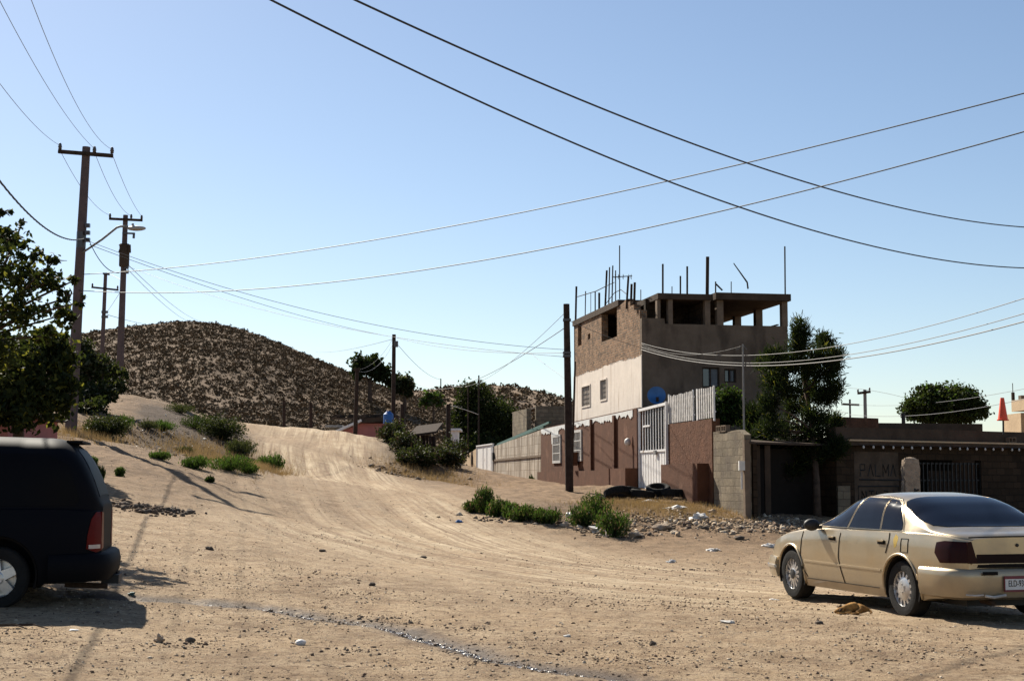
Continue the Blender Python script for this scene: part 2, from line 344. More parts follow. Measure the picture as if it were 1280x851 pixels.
# ------------------------------------------------------------------ ground sheet
def ground_material():
    m = bpy.data.materials.new('dirt'); m.use_nodes = True; nt = m.node_tree; N = nt.nodes; L = nt.links
    b = N['Principled BSDF']; b.inputs['Roughness'].default_value = .95; b.inputs['Specular IOR Level'].default_value = .15
    tc = N.new('ShaderNodeTexCoord')
    def noise(scale, det=6, rough=.6, vec=None, sc3=None):
        n = N.new('ShaderNodeTexNoise'); n.inputs['Scale'].default_value = scale; n.inputs['Detail'].default_value = det; n.inputs['Roughness'].default_value = rough
        v = vec or tc.outputs['Object']
        if sc3:
            mp = N.new('ShaderNodeMapping'); mp.inputs['Scale'].default_value = sc3; L.new(v, mp.inputs[0]); v = mp.outputs[0]
        L.new(v, n.inputs['Vector']); return n.outputs[0]
    def rng_(src, a, b_, c=0, d=1):
        r = N.new('ShaderNodeMapRange'); r.inputs[1].default_value = a; r.inputs[2].default_value = b_; r.inputs[3].default_value = c; r.inputs[4].default_value = d; L.new(src, r.inputs[0]); return r.outputs[0]
    def mix(f, a, b_, blend='MIX'):
        x = N.new('ShaderNodeMix'); x.data_type = 'RGBA'; x.blend_type = blend
        if isinstance(f, float): x.inputs[0].default_value = f
        else: L.new(f, x.inputs[0])
        for i, q in ((6, a), (7, b_)):
            if isinstance(q, tuple): x.inputs[i].default_value = (*q, 1)
            else: L.new(q, x.inputs[i])
        return x.outputs[2]
    def mul(a, b_):
        x = N.new('ShaderNodeMath'); x.operation = 'MULTIPLY'; L.new(a, x.inputs[0])
        if isinstance(b_, float): x.inputs[1].default_value = b_
        else: L.new(b_, x.inputs[1])
        return x.outputs[0]
    base = mix(rng_(noise(.35, 10, .78), .38, .62), (.43, .305, .185), (.215, .142, .083))
    base = mix(rng_(noise(2.2, 9, .75), .42, .62, 0, .7), base, (.52, .395, .26))
    base = mix(rng_(noise(11, 7, .8), .50, .62, 0, .85), base, (.165, .105, .065))
    base = mix(rng_(noise(28, 5, .75), .56, .66, 0, .85), base, (.11, .07, .045))
    base = mix(rng_(noise(55, 3, .6), .64, .72, 0, .7), base, (.58, .48, .36))
    # road: paler compacted dust with streaks that follow the wheels
    at = N.new('ShaderNodeAttribute'); at.attribute_name = 'road'
    sp = N.new('ShaderNodeSeparateXYZ'); L.new(at.outputs['Vector'], sp.inputs[0])
    cb = N.new('ShaderNodeCombineXYZ'); L.new(sp.outputs[0], cb.inputs[0]); L.new(mul(sp.outputs[1], .06), cb.inputs[1])
    st = noise(1.0, 8, .65, cb.outputs[0], (2.2, 1.6, 1.0))
    st2 = noise(1.0, 5, .6, cb.outputs[0], (9, 2.2, 1.0))
    dust = mul(mul(sp.outputs[2], rng_(st, .42, .60, .1, 1)), rng_(noise(.7, 8, .72), .34, .54))
    base = mix(dust, base, (.57, .45, .305))
    base = mix(mul(sp.outputs[2], rng_(st2, .50, .62, 0, .75)), base, (.24, .16, .10))
    aw = N.new('ShaderNodeAttribute'); aw.attribute_name = 'soil'
    s2 = N.new('ShaderNodeSeparateXYZ'); L.new(aw.outputs['Vector'], s2.inputs[0])
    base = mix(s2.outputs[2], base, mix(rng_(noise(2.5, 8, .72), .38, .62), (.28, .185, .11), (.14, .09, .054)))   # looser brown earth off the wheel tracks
    base = mix(s2.outputs[1], base, mix(rng_(noise(6, 6, .7), .4, .6), (.095, .063, .042), (.05, .034, .024)))   # darker bank ground
    wn = mul(s2.outputs[0], rng_(noise(5, 5, .7), .25, .5))
    base = mix(wn, base, (.085, .058, .042))                                                                    # damp soil
    L.new(base, b.inputs['Base Color'])
    L.new(rng_(s2.outputs[0], 0, 1, .95, .62), b.inputs['Roughness'])
    bu = N.new('ShaderNodeBump'); bu.inputs['Strength'].default_value = .9; bu.inputs['Distance'].default_value = .09
    L.new(noise(6, 9, .75), bu.inputs['Height'])
    b2 = N.new('ShaderNodeBump'); b2.inputs['Strength'].default_value = .7; b2.inputs['Distance'].default_value = .03
    L.new(noise(32, 6, .75), b2.inputs['Height']); L.new(bu.outputs[0], b2.inputs['Normal']); L.new(b2.outputs[0], b.inputs['Normal'])
    return m
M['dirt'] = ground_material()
def make_ground():
    ys = np.concatenate([np.linspace(-25, 7.5, 16), np.geomspace(8.2, 130, 560), np.geomspace(134, 3000, 30)])
    cs = np.concatenate([-1-np.geomspace(6, .03, 26), np.linspace(-1, 1, 440), 1+np.geomspace(.03, 6, 26)])
    Y, Cc = np.meshgrid(ys, cs, indexing='ij'); Xh = 1.6+.415*np.maximum(Y, 4)
    X = Cc*Xh
    Z = gz(X, Y)
    far = np.clip((Y-150)/300, 0, 1); Z = Z*(1-far)-4*far
    xf = np.clip((np.abs(X)-70)/100, 0, 1); Z = Z*(1-xf)
    n, m_ = X.shape
    co = np.stack([X, Y, Z], -1).reshape(-1, 3)
    idx = np.arange(n*m_).reshape(n, m_)
    F = np.stack([idx[:-1, :-1], idx[:-1, 1:], idx[1:, 1:], idx[1:, :-1]], -1).reshape(-1, 4)
    me = bpy.data.meshes.new('ground'); me.vertices.add(len(co)); me.vertices.foreach_set('co', co.ravel())
    me.loops.add(F.size); me.loops.foreach_set('vertex_index', F.ravel().astype(np.int32))
    me.polygons.add(len(F)); me.polygons.foreach_set('loop_start', (np.arange(len(F))*4).astype(np.int32))
    me.update(calc_edges=True); me.polygons.foreach_set('use_smooth', np.ones(len(F), bool))
    xf, yf = X.ravel(), Y.ravel()
    rd, sg, al = polydist(xf, yf, ROAD)
    onr = np.exp(-(rd/4.2)**4)*np.clip(.45+1.2*vnoise(xf*.2, yf*.2, 2), 0, 1)
    a = me.attributes.new('road', 'FLOAT_VECTOR', 'POINT'); a.data.foreach_set('vector', np.stack([rd*sg, al, onr], -1).ravel())
    sd_, _, _ = polydist(xf, yf, STREAM); td, _, ta = polydist(xf, yf, TRICKLE)
    wet = np.exp(-((sd_-.05)/.20)**2)*1.0
    tw = .11+.03*vnoise(ta*1.3, ta*0, 4)
    # darker ground on the banks beside the climbing road
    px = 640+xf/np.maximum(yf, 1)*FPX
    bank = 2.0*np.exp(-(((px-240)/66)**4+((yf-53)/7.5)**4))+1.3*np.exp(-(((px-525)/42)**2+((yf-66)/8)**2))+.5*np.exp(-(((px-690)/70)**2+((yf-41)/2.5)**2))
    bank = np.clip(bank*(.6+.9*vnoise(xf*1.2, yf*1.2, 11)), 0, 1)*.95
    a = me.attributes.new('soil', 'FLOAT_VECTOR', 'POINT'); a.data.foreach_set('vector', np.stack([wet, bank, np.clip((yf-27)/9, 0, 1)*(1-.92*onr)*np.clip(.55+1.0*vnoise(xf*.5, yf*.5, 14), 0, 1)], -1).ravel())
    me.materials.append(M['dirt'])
    o = bpy.data.objects.new('ground', me); C.objects.link(o); tag(o, kind='structure')
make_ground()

# water running in the gutter across the foreground
def make_stream():
    m = bpy.data.materials.new('dirty_water'); m.use_nodes = True; N = m.node_tree.nodes; L = m.node_tree.links; b = N['Principled BSDF']
    b.inputs['Base Color'].default_value = (.13, .105, .085, 1); b.inputs['Roughness'].default_value = .22; b.inputs['Specular IOR Level'].default_value = .7
    n = N.new('ShaderNodeTexNoise'); n.inputs['Scale'].default_value = 22; n.inputs['Detail'].default_value = 4; tc = N.new('ShaderNodeTexCoord'); L.new(tc.outputs['Object'], n.inputs[0])
    bu = N.new('ShaderNodeBump'); bu.inputs['Strength'].default_value = 1; bu.inputs['Distance'].default_value = .03; L.new(n.outputs[0], bu.inputs['Height']); L.new(bu.outputs[0], b.inputs['Normal'])
    P = np.array(STREAM)[4:]; P = np.array(smooth_path([tuple(p) for p in P], 320)); v = []; f = []
    T = np.gradient(P, axis=0); T /= np.linalg.norm(T, axis=1)[:, None]; nn = np.stack([-T[:, 1], T[:, 0]], 1)
    for i, p in enumerate(P):
        g = i/len(P); wd = (.03+.05*g)*(.25+1.2*float(vnoise(np.array([i*.35]), np.array([1.0]), 3)[0]))
        z = float(gz(np.array([p[0]]), np.array([p[1]]))[0])+.006
        for s_ in (-1, -.33, .33, 1): v.append((p[0]+nn[i][0]*wd*s_, p[1]+nn[i][1]*wd*s_, z+.004*random.uniform(-1, 1)*(abs(s_) < .5)))
    for i in range(len(P)-1):
        for k in range(3): f.append((i*4+k, i*4+k+1, i*4+k+5, i*4+k+4))
    mb = MB(); mb.add(v, f); o = mb.build('water', m, smooth=True); tag(o, kind='structure')
make_stream()

# ------------------------------------------------------------------ hills
def hill(name, sil, Dr, D0, zb, lump, colr, seed):
    sx = np.array([p[0] for p in sil], float); sy = np.array([p[1] for p in sil], float)
    def H(X, Y):
        px = 640+X/np.maximum(Y, 1)*FPX; q = np.interp(px, sx, sy)
        k = np.zeros_like(q)
        for o_ in (-24, -12, 0, 12, 24): k = k+np.interp(px+o_, sx, sy)/5
        top = EYE+(HOR-k)/FPX*Dr
        t = np.clip((Y-D0)/(Dr-D0), 0, 1); s = t**.85*(1.0-.12*(1-t))
        back = np.clip((Y-Dr)/(Dr*.6), 0, 1); prof = np.where(Y < Dr, s, 1-back**1.3)
        return zb+(top-zb)*prof+lump*(fbm(X*.035, Y*.035, 4, seed)*2+.8*fbm(px*.035+3*fbm(X*.02, Y*.02, 2, 8), Y*.008, 3, seed+9))*np.sin(np.clip(t, 0, 1)*math.pi)+.35*fbm(X*.25, Y*.25, 3, seed+3)*np.clip(t*6, 0, 1)
    pxs = np.linspace(sx[0], sx[-1], 260); ys = np.concatenate([np.linspace(D0, Dr, 110), np.linspace(Dr*1.012, Dr*1.6, 26)])
    Y, PX = np.meshgrid(ys, pxs, indexing='ij'); X = (PX-640)/FPX*Y
    Z = H(X, Y); n, m_ = X.shape; idx = np.arange(n*m_).reshape(n, m_)
    F = np.stack([idx[:-1, :-1], idx[:-1, 1:], idx[1:, 1:], idx[1:, :-1]], -1).reshape(-1, 4)
    me = bpy.data.meshes.new(name); me.from_pydata(np.stack([X, Y, Z], -1).reshape(-1, 3).tolist(), [], F.tolist())
    o = finish(me, name, colr, smooth=True); tag(o, kind='structure'); return H
M['hillsoil'] = mat('hill_soil', (.135, .087, .05), .95, .1, .05, .8, 1.2, col2=(.10, .064, .037))
M['hillsoil2'] = mat('far_hill_soil', (.23, .165, .11), .95, .1, .05, .8, .8, col2=(.16, .11, .075))
H1 = hill('hill', [(-420,540),(-200,498),(0,452),(60,428),(100,416),(150,409),(200,403),(245,401),(280,406),(330,421),(400,451),(460,476),(520,497),(560,512),(620,532),(700,560)], 215, 100, 1.2, 1.4, M['hillsoil'], 21)
H2 = hill('hill', [(250,520),(400,500),(500,489),(530,489),(560,485),(600,481),(650,484),(690,493),(720,504),(800,520),(1000,545),(1200,560)], 360, 210, -4, 3, M['hillsoil2'], 31)

def tri_cloud(P, size, ax=(1, 1, 1), aspect=.5, per=1):
    """random little leaf faces round the points P (n,3); returns verts, faces"""
    n = len(P)
    d = rng.normal(size=(n, 3)); d /= np.linalg.norm(d, axis=1)[:, None]
    e = np.cross(d, rng.normal(size=(n, 3))); e /= np.linalg.norm(e, axis=1)[:, None]+1e-9
    s = (size*rng.uniform(.6, 1.3, n))[:, None] if not hasattr(size, '__len__') else np.asarray(size)[:, None]
    a = P+d*s*.5; b = P+e*s*.5*aspect; c = P-d*s*.5; f = P-e*s*.5*aspect
    V = np.stack([a, b, c, f], 1).reshape(-1, 3); F = np.arange(4*n).reshape(n, 4)
    return V, F
def mesh_np(name, V, F, mats, parent=None, off=None, mi=None, smooth=False):
    if off is not None: V = V-np.array(off)
    me = bpy.data.meshes.new(name); k = F.shape[1]
    me.vertices.add(len(V)); me.vertices.foreach_set('co', V.ravel().astype(np.float32))
    me.loops.add(F.size); me.loops.foreach_set('vertex_index', F.ravel().astype(np.int32))
    me.polygons.add(len(F)); me.polygons.foreach_set('loop_start', (np.arange(len(F))*k).astype(np.int32))
    me.update(calc_edges=True)
    if not isinstance(mats, (list, tuple)): mats = [mats]
    for m in mats: me.materials.append(m)
    if mi is not None: me.polygons.foreach_set('material_index', mi.astype(np.int32))
    if smooth: me.polygons.foreach_set('use_smooth', np.ones(len(F), bool))
    o = bpy.data.objects.new(name, me); C.objects.link(o)
    if parent is not None: o.parent = parent
    elif off is not None: o.location = off
    return o
def scrub(name, H, px0, px1, D0, D1, n, r, mats, seed):
    PX = rng.uniform(px0, px1, n); Y = rng.uniform(D0, D1, n); X = (PX-640)/FPX*Y; Z = H(X, Y)
    dens = .55*vnoise(X*.05, Y*.03, seed)+.45*vnoise(X*.16, Y*.1, seed+7)+.35*vnoise(X*.5, Y*.5, seed+1); k = dens > .22+.45*rng.random(len(X)); X, Y, Z = X[k], Y[k], Z[k]
    rr = r*(.35+1.3*rng.random(len(X))**2.2); per = 9
    base = np.repeat(np.stack([X, Y, Z], 1), per, 0); R3 = np.repeat(rr, per)[:, None]
    d = rng.normal(size=(len(base), 3)); d /= np.linalg.norm(d, axis=1)[:, None]; d[:, 2] = np.abs(d[:, 2])
    P = base+d*R3*rng.uniform(.35, 1, (len(base), 1))*np.array([1, 1, .85])
    V, F = tri_cloud(P, np.repeat(rr, per)*.75, aspect=.7)
    mi = np.repeat(rng.integers(0, len(mats), len(X)), per)
    tag(mesh_np(name, V, F, mats, mi=mi), 'dark desert scrub dotted over the dry hill' if seed == 5 else 'sparse scrub on the farther low hill', 'scrub', kind='stuff')
M['scrub'] = mat('desert_scrub', (.135, .092, .052), .9, .3, .5, spec=.1)
M['scrub2'] = mat('dark_scrub', (.10, .068, .038), .9, .3, .5, spec=.1)
M['scrub3'] = mat('straw_scrub', (.16, .108, .06), .9, .3, .5, spec=.1)
scrub('desert_scrub', H1, -60, 640, 98, 219, 46000, .29, [M['scrub'], M['scrub'], M['scrub2'], M['scrub3']], 5)
scrub('desert_scrub', H2, 490, 740, 225, 362, 4500, .75, [M['scrub'], M['scrub3'], M['scrub2']], 15)

# ------------------------------------------------------------------ trees and shrubs
def clump_points(c, r, n, hollow=.45):
    d = rng.normal(size=(n, 3)); d /= np.linalg.norm(d, axis=1)[:, None]
    t = hollow+(1-hollow)*rng.random(n)**.6
    return np.array(c)+d*t[:, None]*np.array(r)
def limb(mb, a, b, r0, r1, bend=.15, n=5):
    a = Vector(a); b = Vector(b); L = (b-a).length; o = Vector((random.uniform(-1, 1), random.uniform(-1, 1), random.uniform(-.2, .8)))*L*bend
    pts = [a.lerp(b, t)+o*math.sin(t*math.pi) for t in [i/(n-1) for i in range(n)]]
    mb.tube(pts, [r0+(r1-r0)*i/(n-1) for i in range(n)], 6); return pts
def tree(name, label, base, fork, clumps, leaf, nleaf, mats, tr=.15, group=None, aspect=.55, trunk=True, hollow=.45, sub=3, wts=None, extra=None, cat='tree', twig=26, spread=.22):
    base = Vector(base); t = thing(name, label, cat, base, group=group)
    if trunk:
        mb = MB(); fork = Vector(fork); limb(mb, base-Vector((0, 0, .3)), fork, tr, tr*.7, .05, 6)
        for c, r in clumps:
            limb(mb, fork+(base-fork)*random.uniform(0, .25), Vector(c), tr*.45, tr*.1, .12)
            for _ in range(sub):
                q = Vector(clump_points(c, r, 1, .7)[0]); limb(mb, c, q, tr*.14, tr*.04, .1, 4)
        mb.build('trunk', M['bark'], t, world=True, smooth=True)
    vol = [r[0]*r[1]*r[2] for c, r in clumps]; sm = sum(v**.75 for v in vol); Ps = []
    for (c, r), v in zip(clumps, vol):
        n = int(nleaf*v**.75/sm); k = max(5, n//twig)
        cc = clump_points(c, r, k, hollow)                       # twigs, then leaves round each twig
        idx = rng.integers(0, k, n); sc_ = min(r)*spread
        Ps.append(cc[idx]+rng.normal(size=(n, 3))*sc_)
    if extra is not None: Ps.append(extra)
    P = np.concatenate(Ps); V, F = tri_cloud(P, leaf, aspect=aspect)
    mi = rng.choice(len(mats), len(P), p=wts)
    mesh_np('foliage', V, F, mats, parent=t, off=base, mi=mi); return t
def pxc(px, py, D, rx, rz, ry=None):      # clump from picture size at a depth
    s = D/FPX; return (W(px, py, D), (rx*s, (ry or rx)*s, rz*s))
def straggle(b, rx, h, k=26):
    P = []
    for _ in range(k):
        a = random.random()*6.28; q = random.random()**.6; hh = h*random.uniform(.55, 1.25)*(1-.45*q); m = 26
        t_ = np.linspace(.15, 1, m)[:, None]; tip = np.array([math.cos(a)*rx*q*1.15, math.sin(a)*rx*q*1.15, hh])
        P.append(np.array(b)+tip*t_*np.array([1, 1, 1])+rng.normal(size=(m, 3))*rx*.05)
    return np.concatenate(P)
def shrub(name, label, px, D, wpx, hpx, leaf, n, mats, cat='bush', group=None, sink=.1, spike=False, wts=None, hollow=.2):
    b = on(px, D); s = D/FPX; rx = wpx*s/2; h = hpx*s; k = 4 if spike else 5; P = []
    t = thing(name, label, cat, b, group=group); mb = MB()
    for i in range(k):
        a = i/k*6.28+random.random(); c = (b.x+math.cos(a)*rx*.5, b.y+math.sin(a)*rx*.5, b.z+h*random.uniform(.3, .5))
        P.append(clump_points(c, (rx*.6, rx*.6, h*random.uniform(.38, .55)), n//k, hollow))
        mb.tube([b-Vector((0, 0, .05)), Vector(c)], [.02+rx*.02, .008], 5)
    P = np.concatenate(P); P = P[rng.random(len(P)) < .62+.5*(vnoise(P[:, 0]*3/max(rx, .2), P[:, 2]*3/max(rx, .2)+P[:, 1]*2, 3)-.5)]; P = np.concatenate([P, straggle(b, rx, h, max(8, int(n/60)))]); P[:, 2] = np.maximum(P[:, 2], gz(P[:, 0], P[:, 1])+.02)
    mb.build('stem', M['bark'], t, world=True)
    V, F = tri_cloud(P, leaf, aspect=.4)
    if spike:
        V = V.reshape(-1, 4, 3); up = np.array([0, 0, 1.]); c = V.mean(1, keepdims=True); V = c+(V-c)*np.array([.55, .55, 1.6]); V = V.reshape(-1, 3)
    mesh_np('foliage', V, F, mats, parent=t, off=b, mi=rng.choice(len(mats), len(P), p=wts)); return t

LD, LY, LG, LO, ND = M['leafdark'], M['leafyellow'], M['leafgreen'], M['leafolive'], M['needle']
# the big leafy tree reaching in from the left edge
D = 22.5
cl = [pxc(-70, 400, D, 60, 70), pxc(-24, 330, D-1, 42, 38), pxc(10, 300, D, 26, 20), pxc(30, 345, D+.5, 34, 22), pxc(62, 352, D, 24, 18), pxc(74, 395, D+.4, 26, 16),
      pxc(22, 388, D-.6, 34, 24), pxc(-30, 440, D, 60, 40), pxc(94, 350, D, 9, 8), pxc(60, 420, D+.8, 22, 10), pxc(101, 378, D-.4, 8, 12), pxc(28, 278, D, 9, 6)]
cl += [pxc(40, 318, D, 16, 12), pxc(70, 325, D, 14, 10), pxc(84, 372, D, 14, 9), pxc(5, 265, D, 12, 7)]
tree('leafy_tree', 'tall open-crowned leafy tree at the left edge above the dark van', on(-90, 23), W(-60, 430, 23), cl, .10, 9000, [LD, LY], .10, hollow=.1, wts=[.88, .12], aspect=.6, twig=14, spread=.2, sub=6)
D = 35
cl = [pxc(-30, 470, D, 50, 48), pxc(20, 455, D-1, 40, 34), pxc(50, 440, D, 36, 30), pxc(30, 500, D-1, 45, 32), pxc(70, 490, D-.5, 26, 38), pxc(75, 450, D, 22, 20), pxc(5, 520, D-1.5, 40, 18), pxc(60, 425, D, 26, 14)]
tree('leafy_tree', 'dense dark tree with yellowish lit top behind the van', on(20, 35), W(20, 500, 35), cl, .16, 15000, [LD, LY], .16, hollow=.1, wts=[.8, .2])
D = 53
cl = [pxc(112, 462, D, 26, 22), pxc(136, 468, D+1, 18, 16), pxc(104, 434, D, 14, 12), pxc(148, 482, D, 15, 12), pxc(122, 492, D-1, 26, 16), pxc(98, 480, D, 20, 30), pxc(86, 450, D, 20, 22), pxc(126, 446, D, 10, 8), pxc(152, 468, D, 8, 7), pxc(84, 500, D-2, 26, 22), pxc(112, 512, D-3, 24, 14)]
tree('bushy_tree', 'low dark bushy tree between the two left utility poles', on(125, 53), W(125, 490, 53), cl, .17, 9000, [LD, LO], .14, hollow=.1, wts=[.7, .3])
# dark conifers behind the long wall
D = 112
cl = [pxc(592, 494, D, 20, 18), pxc(604, 515, D, 34, 26), pxc(590, 540, D, 28, 26), pxc(620, 545, D+2, 30, 26), pxc(632, 520, D+2, 18, 20), pxc(605, 570, D-2, 36, 24), pxc(577, 515, D, 14, 20), pxc(640,545,D+2,20,20)]
tree('round_evergreen', 'wide dark evergreen behind the white gate and grey wall', (W(605, 590, D).x, D, .5), W(605, 560, D), cl, .26, 22000, [LD, ND], .3, hollow=.1)
# hill-side trees
D = 168
cl = [pxc(458, 456, D, 18, 13), pxc(475, 464, D, 16, 12), pxc(447, 470, D, 10, 10), pxc(487, 474, D+2, 12, 9)]
b = W(462, 492, D)
tree('hill_tree', 'large dark tree on the hill ridge left of the tall pole', (b.x, D, float(H1(np.array([b.x]), np.array([D]))[0])), W(462, 472, D), cl, .55, 3000, [LD, ND], .3, hollow=.1)
cl = [pxc(506, 479, D, 12, 9), pxc(498, 484, D, 10, 8), pxc(512, 488, D, 7, 8)]
b = W(506, 500, D)
tree('hill_tree', 'smaller dark tree on the hill ridge right of the tall pole', (b.x, D, float(H1(np.array([b.x]), np.array([D]))[0])), W(506, 486, D), cl, .5, 1800, [LD, LO], .25, hollow=.1)
D = 150
cl = [pxc(542, 498, D, 13, 9), pxc(533, 503, D, 9, 6)]
b = W(541, 512, D)
tree('hill_bush', 'green bush low on the hill saddle by the evergreen', (b.x, D, float(H1(np.array([b.x]), np.array([D]))[0])), W(541, 505, D), cl, .5, 900, [LO, LG], .15, hollow=.1, cat='bush')
# round tree behind the dark building
D = 78
cl = [pxc(1180, 503, D, 44, 20, 40), pxc(1150, 512, D, 26, 13), pxc(1208, 512, D, 26, 14), pxc(1180, 520, D, 40, 10), pxc(1165, 492, D, 22, 9), pxc(1200, 494, D, 22, 9)]
tree('round_tree', 'round umbrella-shaped tree behind the dark building roof', (W(1183, 600, D).x, D, 1.0), W(1183, 528, D), cl, .2, 26000, [LD, LG], .16, hollow=.2, wts=[.85, .15])
# bush over the block wall, in front of the grey house side
D = 45.2
cl = [pxc(905, 500, D, 17, 16), pxc(895, 512, D, 12, 18), pxc(918, 512, D, 14, 18), pxc(905, 520, D, 22, 14)]
tree('wall_bush', 'dense green bush over the block wall beside the white fence', on(905, 45.2), W(905, 525, 45.2), cl, .12, 6000, [LD, LG], .06, hollow=.15, wts=[.6, .4], cat='bush')
# the pine
D = 43.5
pc = [(1001,412,8,14),(996,432,12,12),(1030,428,8,12),(1022,445,18,12),(1044,448,9,12),(1030,465,18,10),(1008,462,16,14),(985,455,14,14),(970,450,14,12),(958,455,10,10),(966,475,14,12),(985,485,18,14),(1012,488,20,12),(1042,486,10,10),(1030,497,14,8),(995,508,20,12),(962,505,10,10),(1018,520,16,8),(1040,530,10,10),(945,518,16,12),(962,535,24,16),(945,548,14,12),(990,535,26,16),(1022,545,22,14),(980,560,28,16),(1010,570,24,16),(955,572,16,14),(1035,565,14,10),(985,585,24,10),(950,570,12,10),(1046,560,8,10),(936,540,8,10)]
pc = [(a, b_, c*.74, d*.74) for a, b_, c, d in pc]
cl = [pxc(a, b_, D+random.uniform(-1, 1), c, d) for a, b_, c, d in pc]
bp = on(1022, 42.4)
def pine():
    t = thing('pine_tree', 'tall ragged dark pine beside the grey house, over the shaded recess', 'tree', bp); mb = MB()
    pts = [bp-Vector((0, 0, .3)), W(1020, 600, 42.6), W(1016, 540, 43.2), W(1008, 490, 43.5), W(1000, 440, 43.5), W(994, 408, 43.5)]
    mb.tube(pts, [.13, .11, .10, .08, .05, .02], 8)
    Ps = []; Ds = []
    for c, r in cl:
        z = c.z-.3*abs(c.x-pts[2].x); a = min(pts[2:], key=lambda p: (Vector(p)-c).length+abs(p.z-z)*.5)
        limb(mb, a, c, .04, .015, .1)
        for k in range(17):
            e = Vector(clump_points(c, r, 1, .55)[0]); limb(mb, c, e, .012, .005, .1, 3)
            n = 58; d0 = np.array((e-c).normalized())*.7+np.array([0, 0, .5])
            d = rng.normal(size=(n, 3))*.6+d0; d /= np.linalg.norm(d, axis=1)[:, None]
            Ps.append(np.array(e)+rng.normal(size=(n, 3))*.11); Ds.append(d)
    mb.build('trunk', M['bark'], t, world=True, smooth=True)
    P = np.concatenate(Ps); Dv = np.concatenate(Ds); n = len(P); e = np.cross(Dv, rng.normal(size=(n, 3))); e /= np.linalg.norm(e, axis=1)[:, None]
    L = rng.uniform(.10, .19, (n, 1)); wd = .015
    V = np.stack([P-e*wd, P+e*wd, P+Dv*L+e*wd*.5, P+Dv*L-e*wd*.5], 1).reshape(-1, 3)
    mesh_np('foliage', V, np.arange(4*n).reshape(n, 4), [ND, LY], parent=t, off=bp, mi=rng.choice(2, n, p=[.95, .05]))
pine()

# green shrubs in the rubble bank, left to right
gl = [(672, 37.3, 30, 18, 'low olive-green shrub tucked between the wide middle one and the dark one by the gap'), (632, 38.3, 30, 18, 'low green shrub behind the bushy one in the left half of the row'), (760, 37.3, 34, 22, 'low green shrub behind the rightmost bright one'),
      (592, 39.0, 24, 20, 'leftmost low green shrub of the row on the rubble bank'), (606, 38.6, 22, 42, 'tall spiky green shrub, second from the left in the row'),
      (622, 37.9, 26, 30, 'bushy green shrub right of the tall spiky one'), (640, 37.4, 22, 24, 'low green shrub, fourth from the left in the row'),
      (655, 37.0, 34, 26, 'wide green shrub in the middle of the row'), (683, 36.6, 36, 26, 'dark green shrub just left of the gap in the row'),
      (727, 36.9, 34, 36, 'dark green shrub just right of the gap in the row'), (745, 38.5, 38, 44, 'big dark shrub behind the others at the right of the row'),
      (768, 35.6, 40, 46, 'rightmost bright green shrub standing nearest the pale rocks')]
for px, D, wp, hp, lab in gl:
    shrub('green_shrub', lab, px, D, wp*1.15, hp*.82, .085, 2600, [LG, LD, M['straw']], 'shrub', 'green shrubs along the rubble bank', spike=True, wts=[.5, .42, .08])
# plants on the left mound
ml = [(132, 46, 54, 32, LD, 'large dark weed clump beside the foot of the first pole'), (155, 48.5, 26, 18, LG, 'small green weed right of the first pole foot'),
      (205, 51, 34, 14, LG, 'flat green weed on the dark bank, highest one'), (278, 55, 60, 30, LD, 'large dark bush on the bank beside the climbing road'), (246, 56, 40, 20, LD, 'second dark bush on the bank, left of the largest one'), (300, 52, 40, 22, LO, 'olive weedy bush below the largest dark one'), (185, 50, 26, 12, LO, 'small dry weed on the dark bank below the ridge'), (232, 48, 22, 10, LO, 'small dry weed above the bright green clump'),
      (225, 60, 40, 14, LO, 'low olive bush along the bank top'), (200, 40.6, 26, 10, LG, 'thin grassy weed where the pole shadow ends'),
      (243, 41, 36, 18, LG, 'bright green weed clump left of the longest one'), (285, 42.5, 62, 20, LG, 'longest bright green weed strip on the mound edge'),
      (312, 43, 22, 12, LG, 'small bright weed at the right end of the strip'), (338, 49, 36, 24, LG, 'spiky green weed beside the dirt road'),
      (116, 36.5, 14, 10, LG, 'tiny weed on the slope above the van'), (150, 35, 12, 12, LG, 'lone little weed in the middle of the slope'), (122, 33, 16, 22, LD, 'thin dark weed just above the van tailgate'),
      (262, 37, 12, 7, LD, 'tiny low weed under the bright green strip')]
for px, D, wp, hp, m_, lab in ml:
    shrub('weed_clump', lab, px, D, wp, hp, .10 if hp > 20 else .075, int(700+wp*hp*2.2), [m_, (LO if hp > 25 else LG) if m_ is LD else LD], 'weed', 'weeds on the left mound', spike=hp < 30, wts=[.75, .25])
# thicket right of the crest
tl = [(492, 70, 36, 34, 'olive thicket bush at the road crest'), (506, 66, 36, 34, 'tallest dark bush beside the wooden shack'), (530, 64, 40, 24, 'dark bush below the wooden shack'), (560, 65, 34, 30, 'dark bush at the foot of the bank by the cream wall'),
      (520, 63, 44, 28, 'lower dark bush above the pile of broken slabs'), (500, 80, 30, 30, 'dark bush behind the crest near the blue tank'), (478, 78, 22, 20, 'low olive bush under the tall pole'), (568, 72, 30, 50, 'tall dark bush left of the cream wall end')]
for px, D, wp, hp, lab in tl:
    shrub('thicket_bush', lab, px, D, wp*1.15, hp*.92, .16, 3000, [LD, LO, M['scrub']], 'bush', 'dark thicket right of the road', wts=[.55, .25, .2], hollow=.05)
shrub('weed_clump', 'small weed growing against the streaked grey wall', 644, 73, 10, 9, .09, 300, [LG, LD], 'weed')
shrub('weed_clump', 'tiny weed at the right end of the grey wall', 664, 68.5, 8, 8, .09, 200, [LD, LG], 'weed')

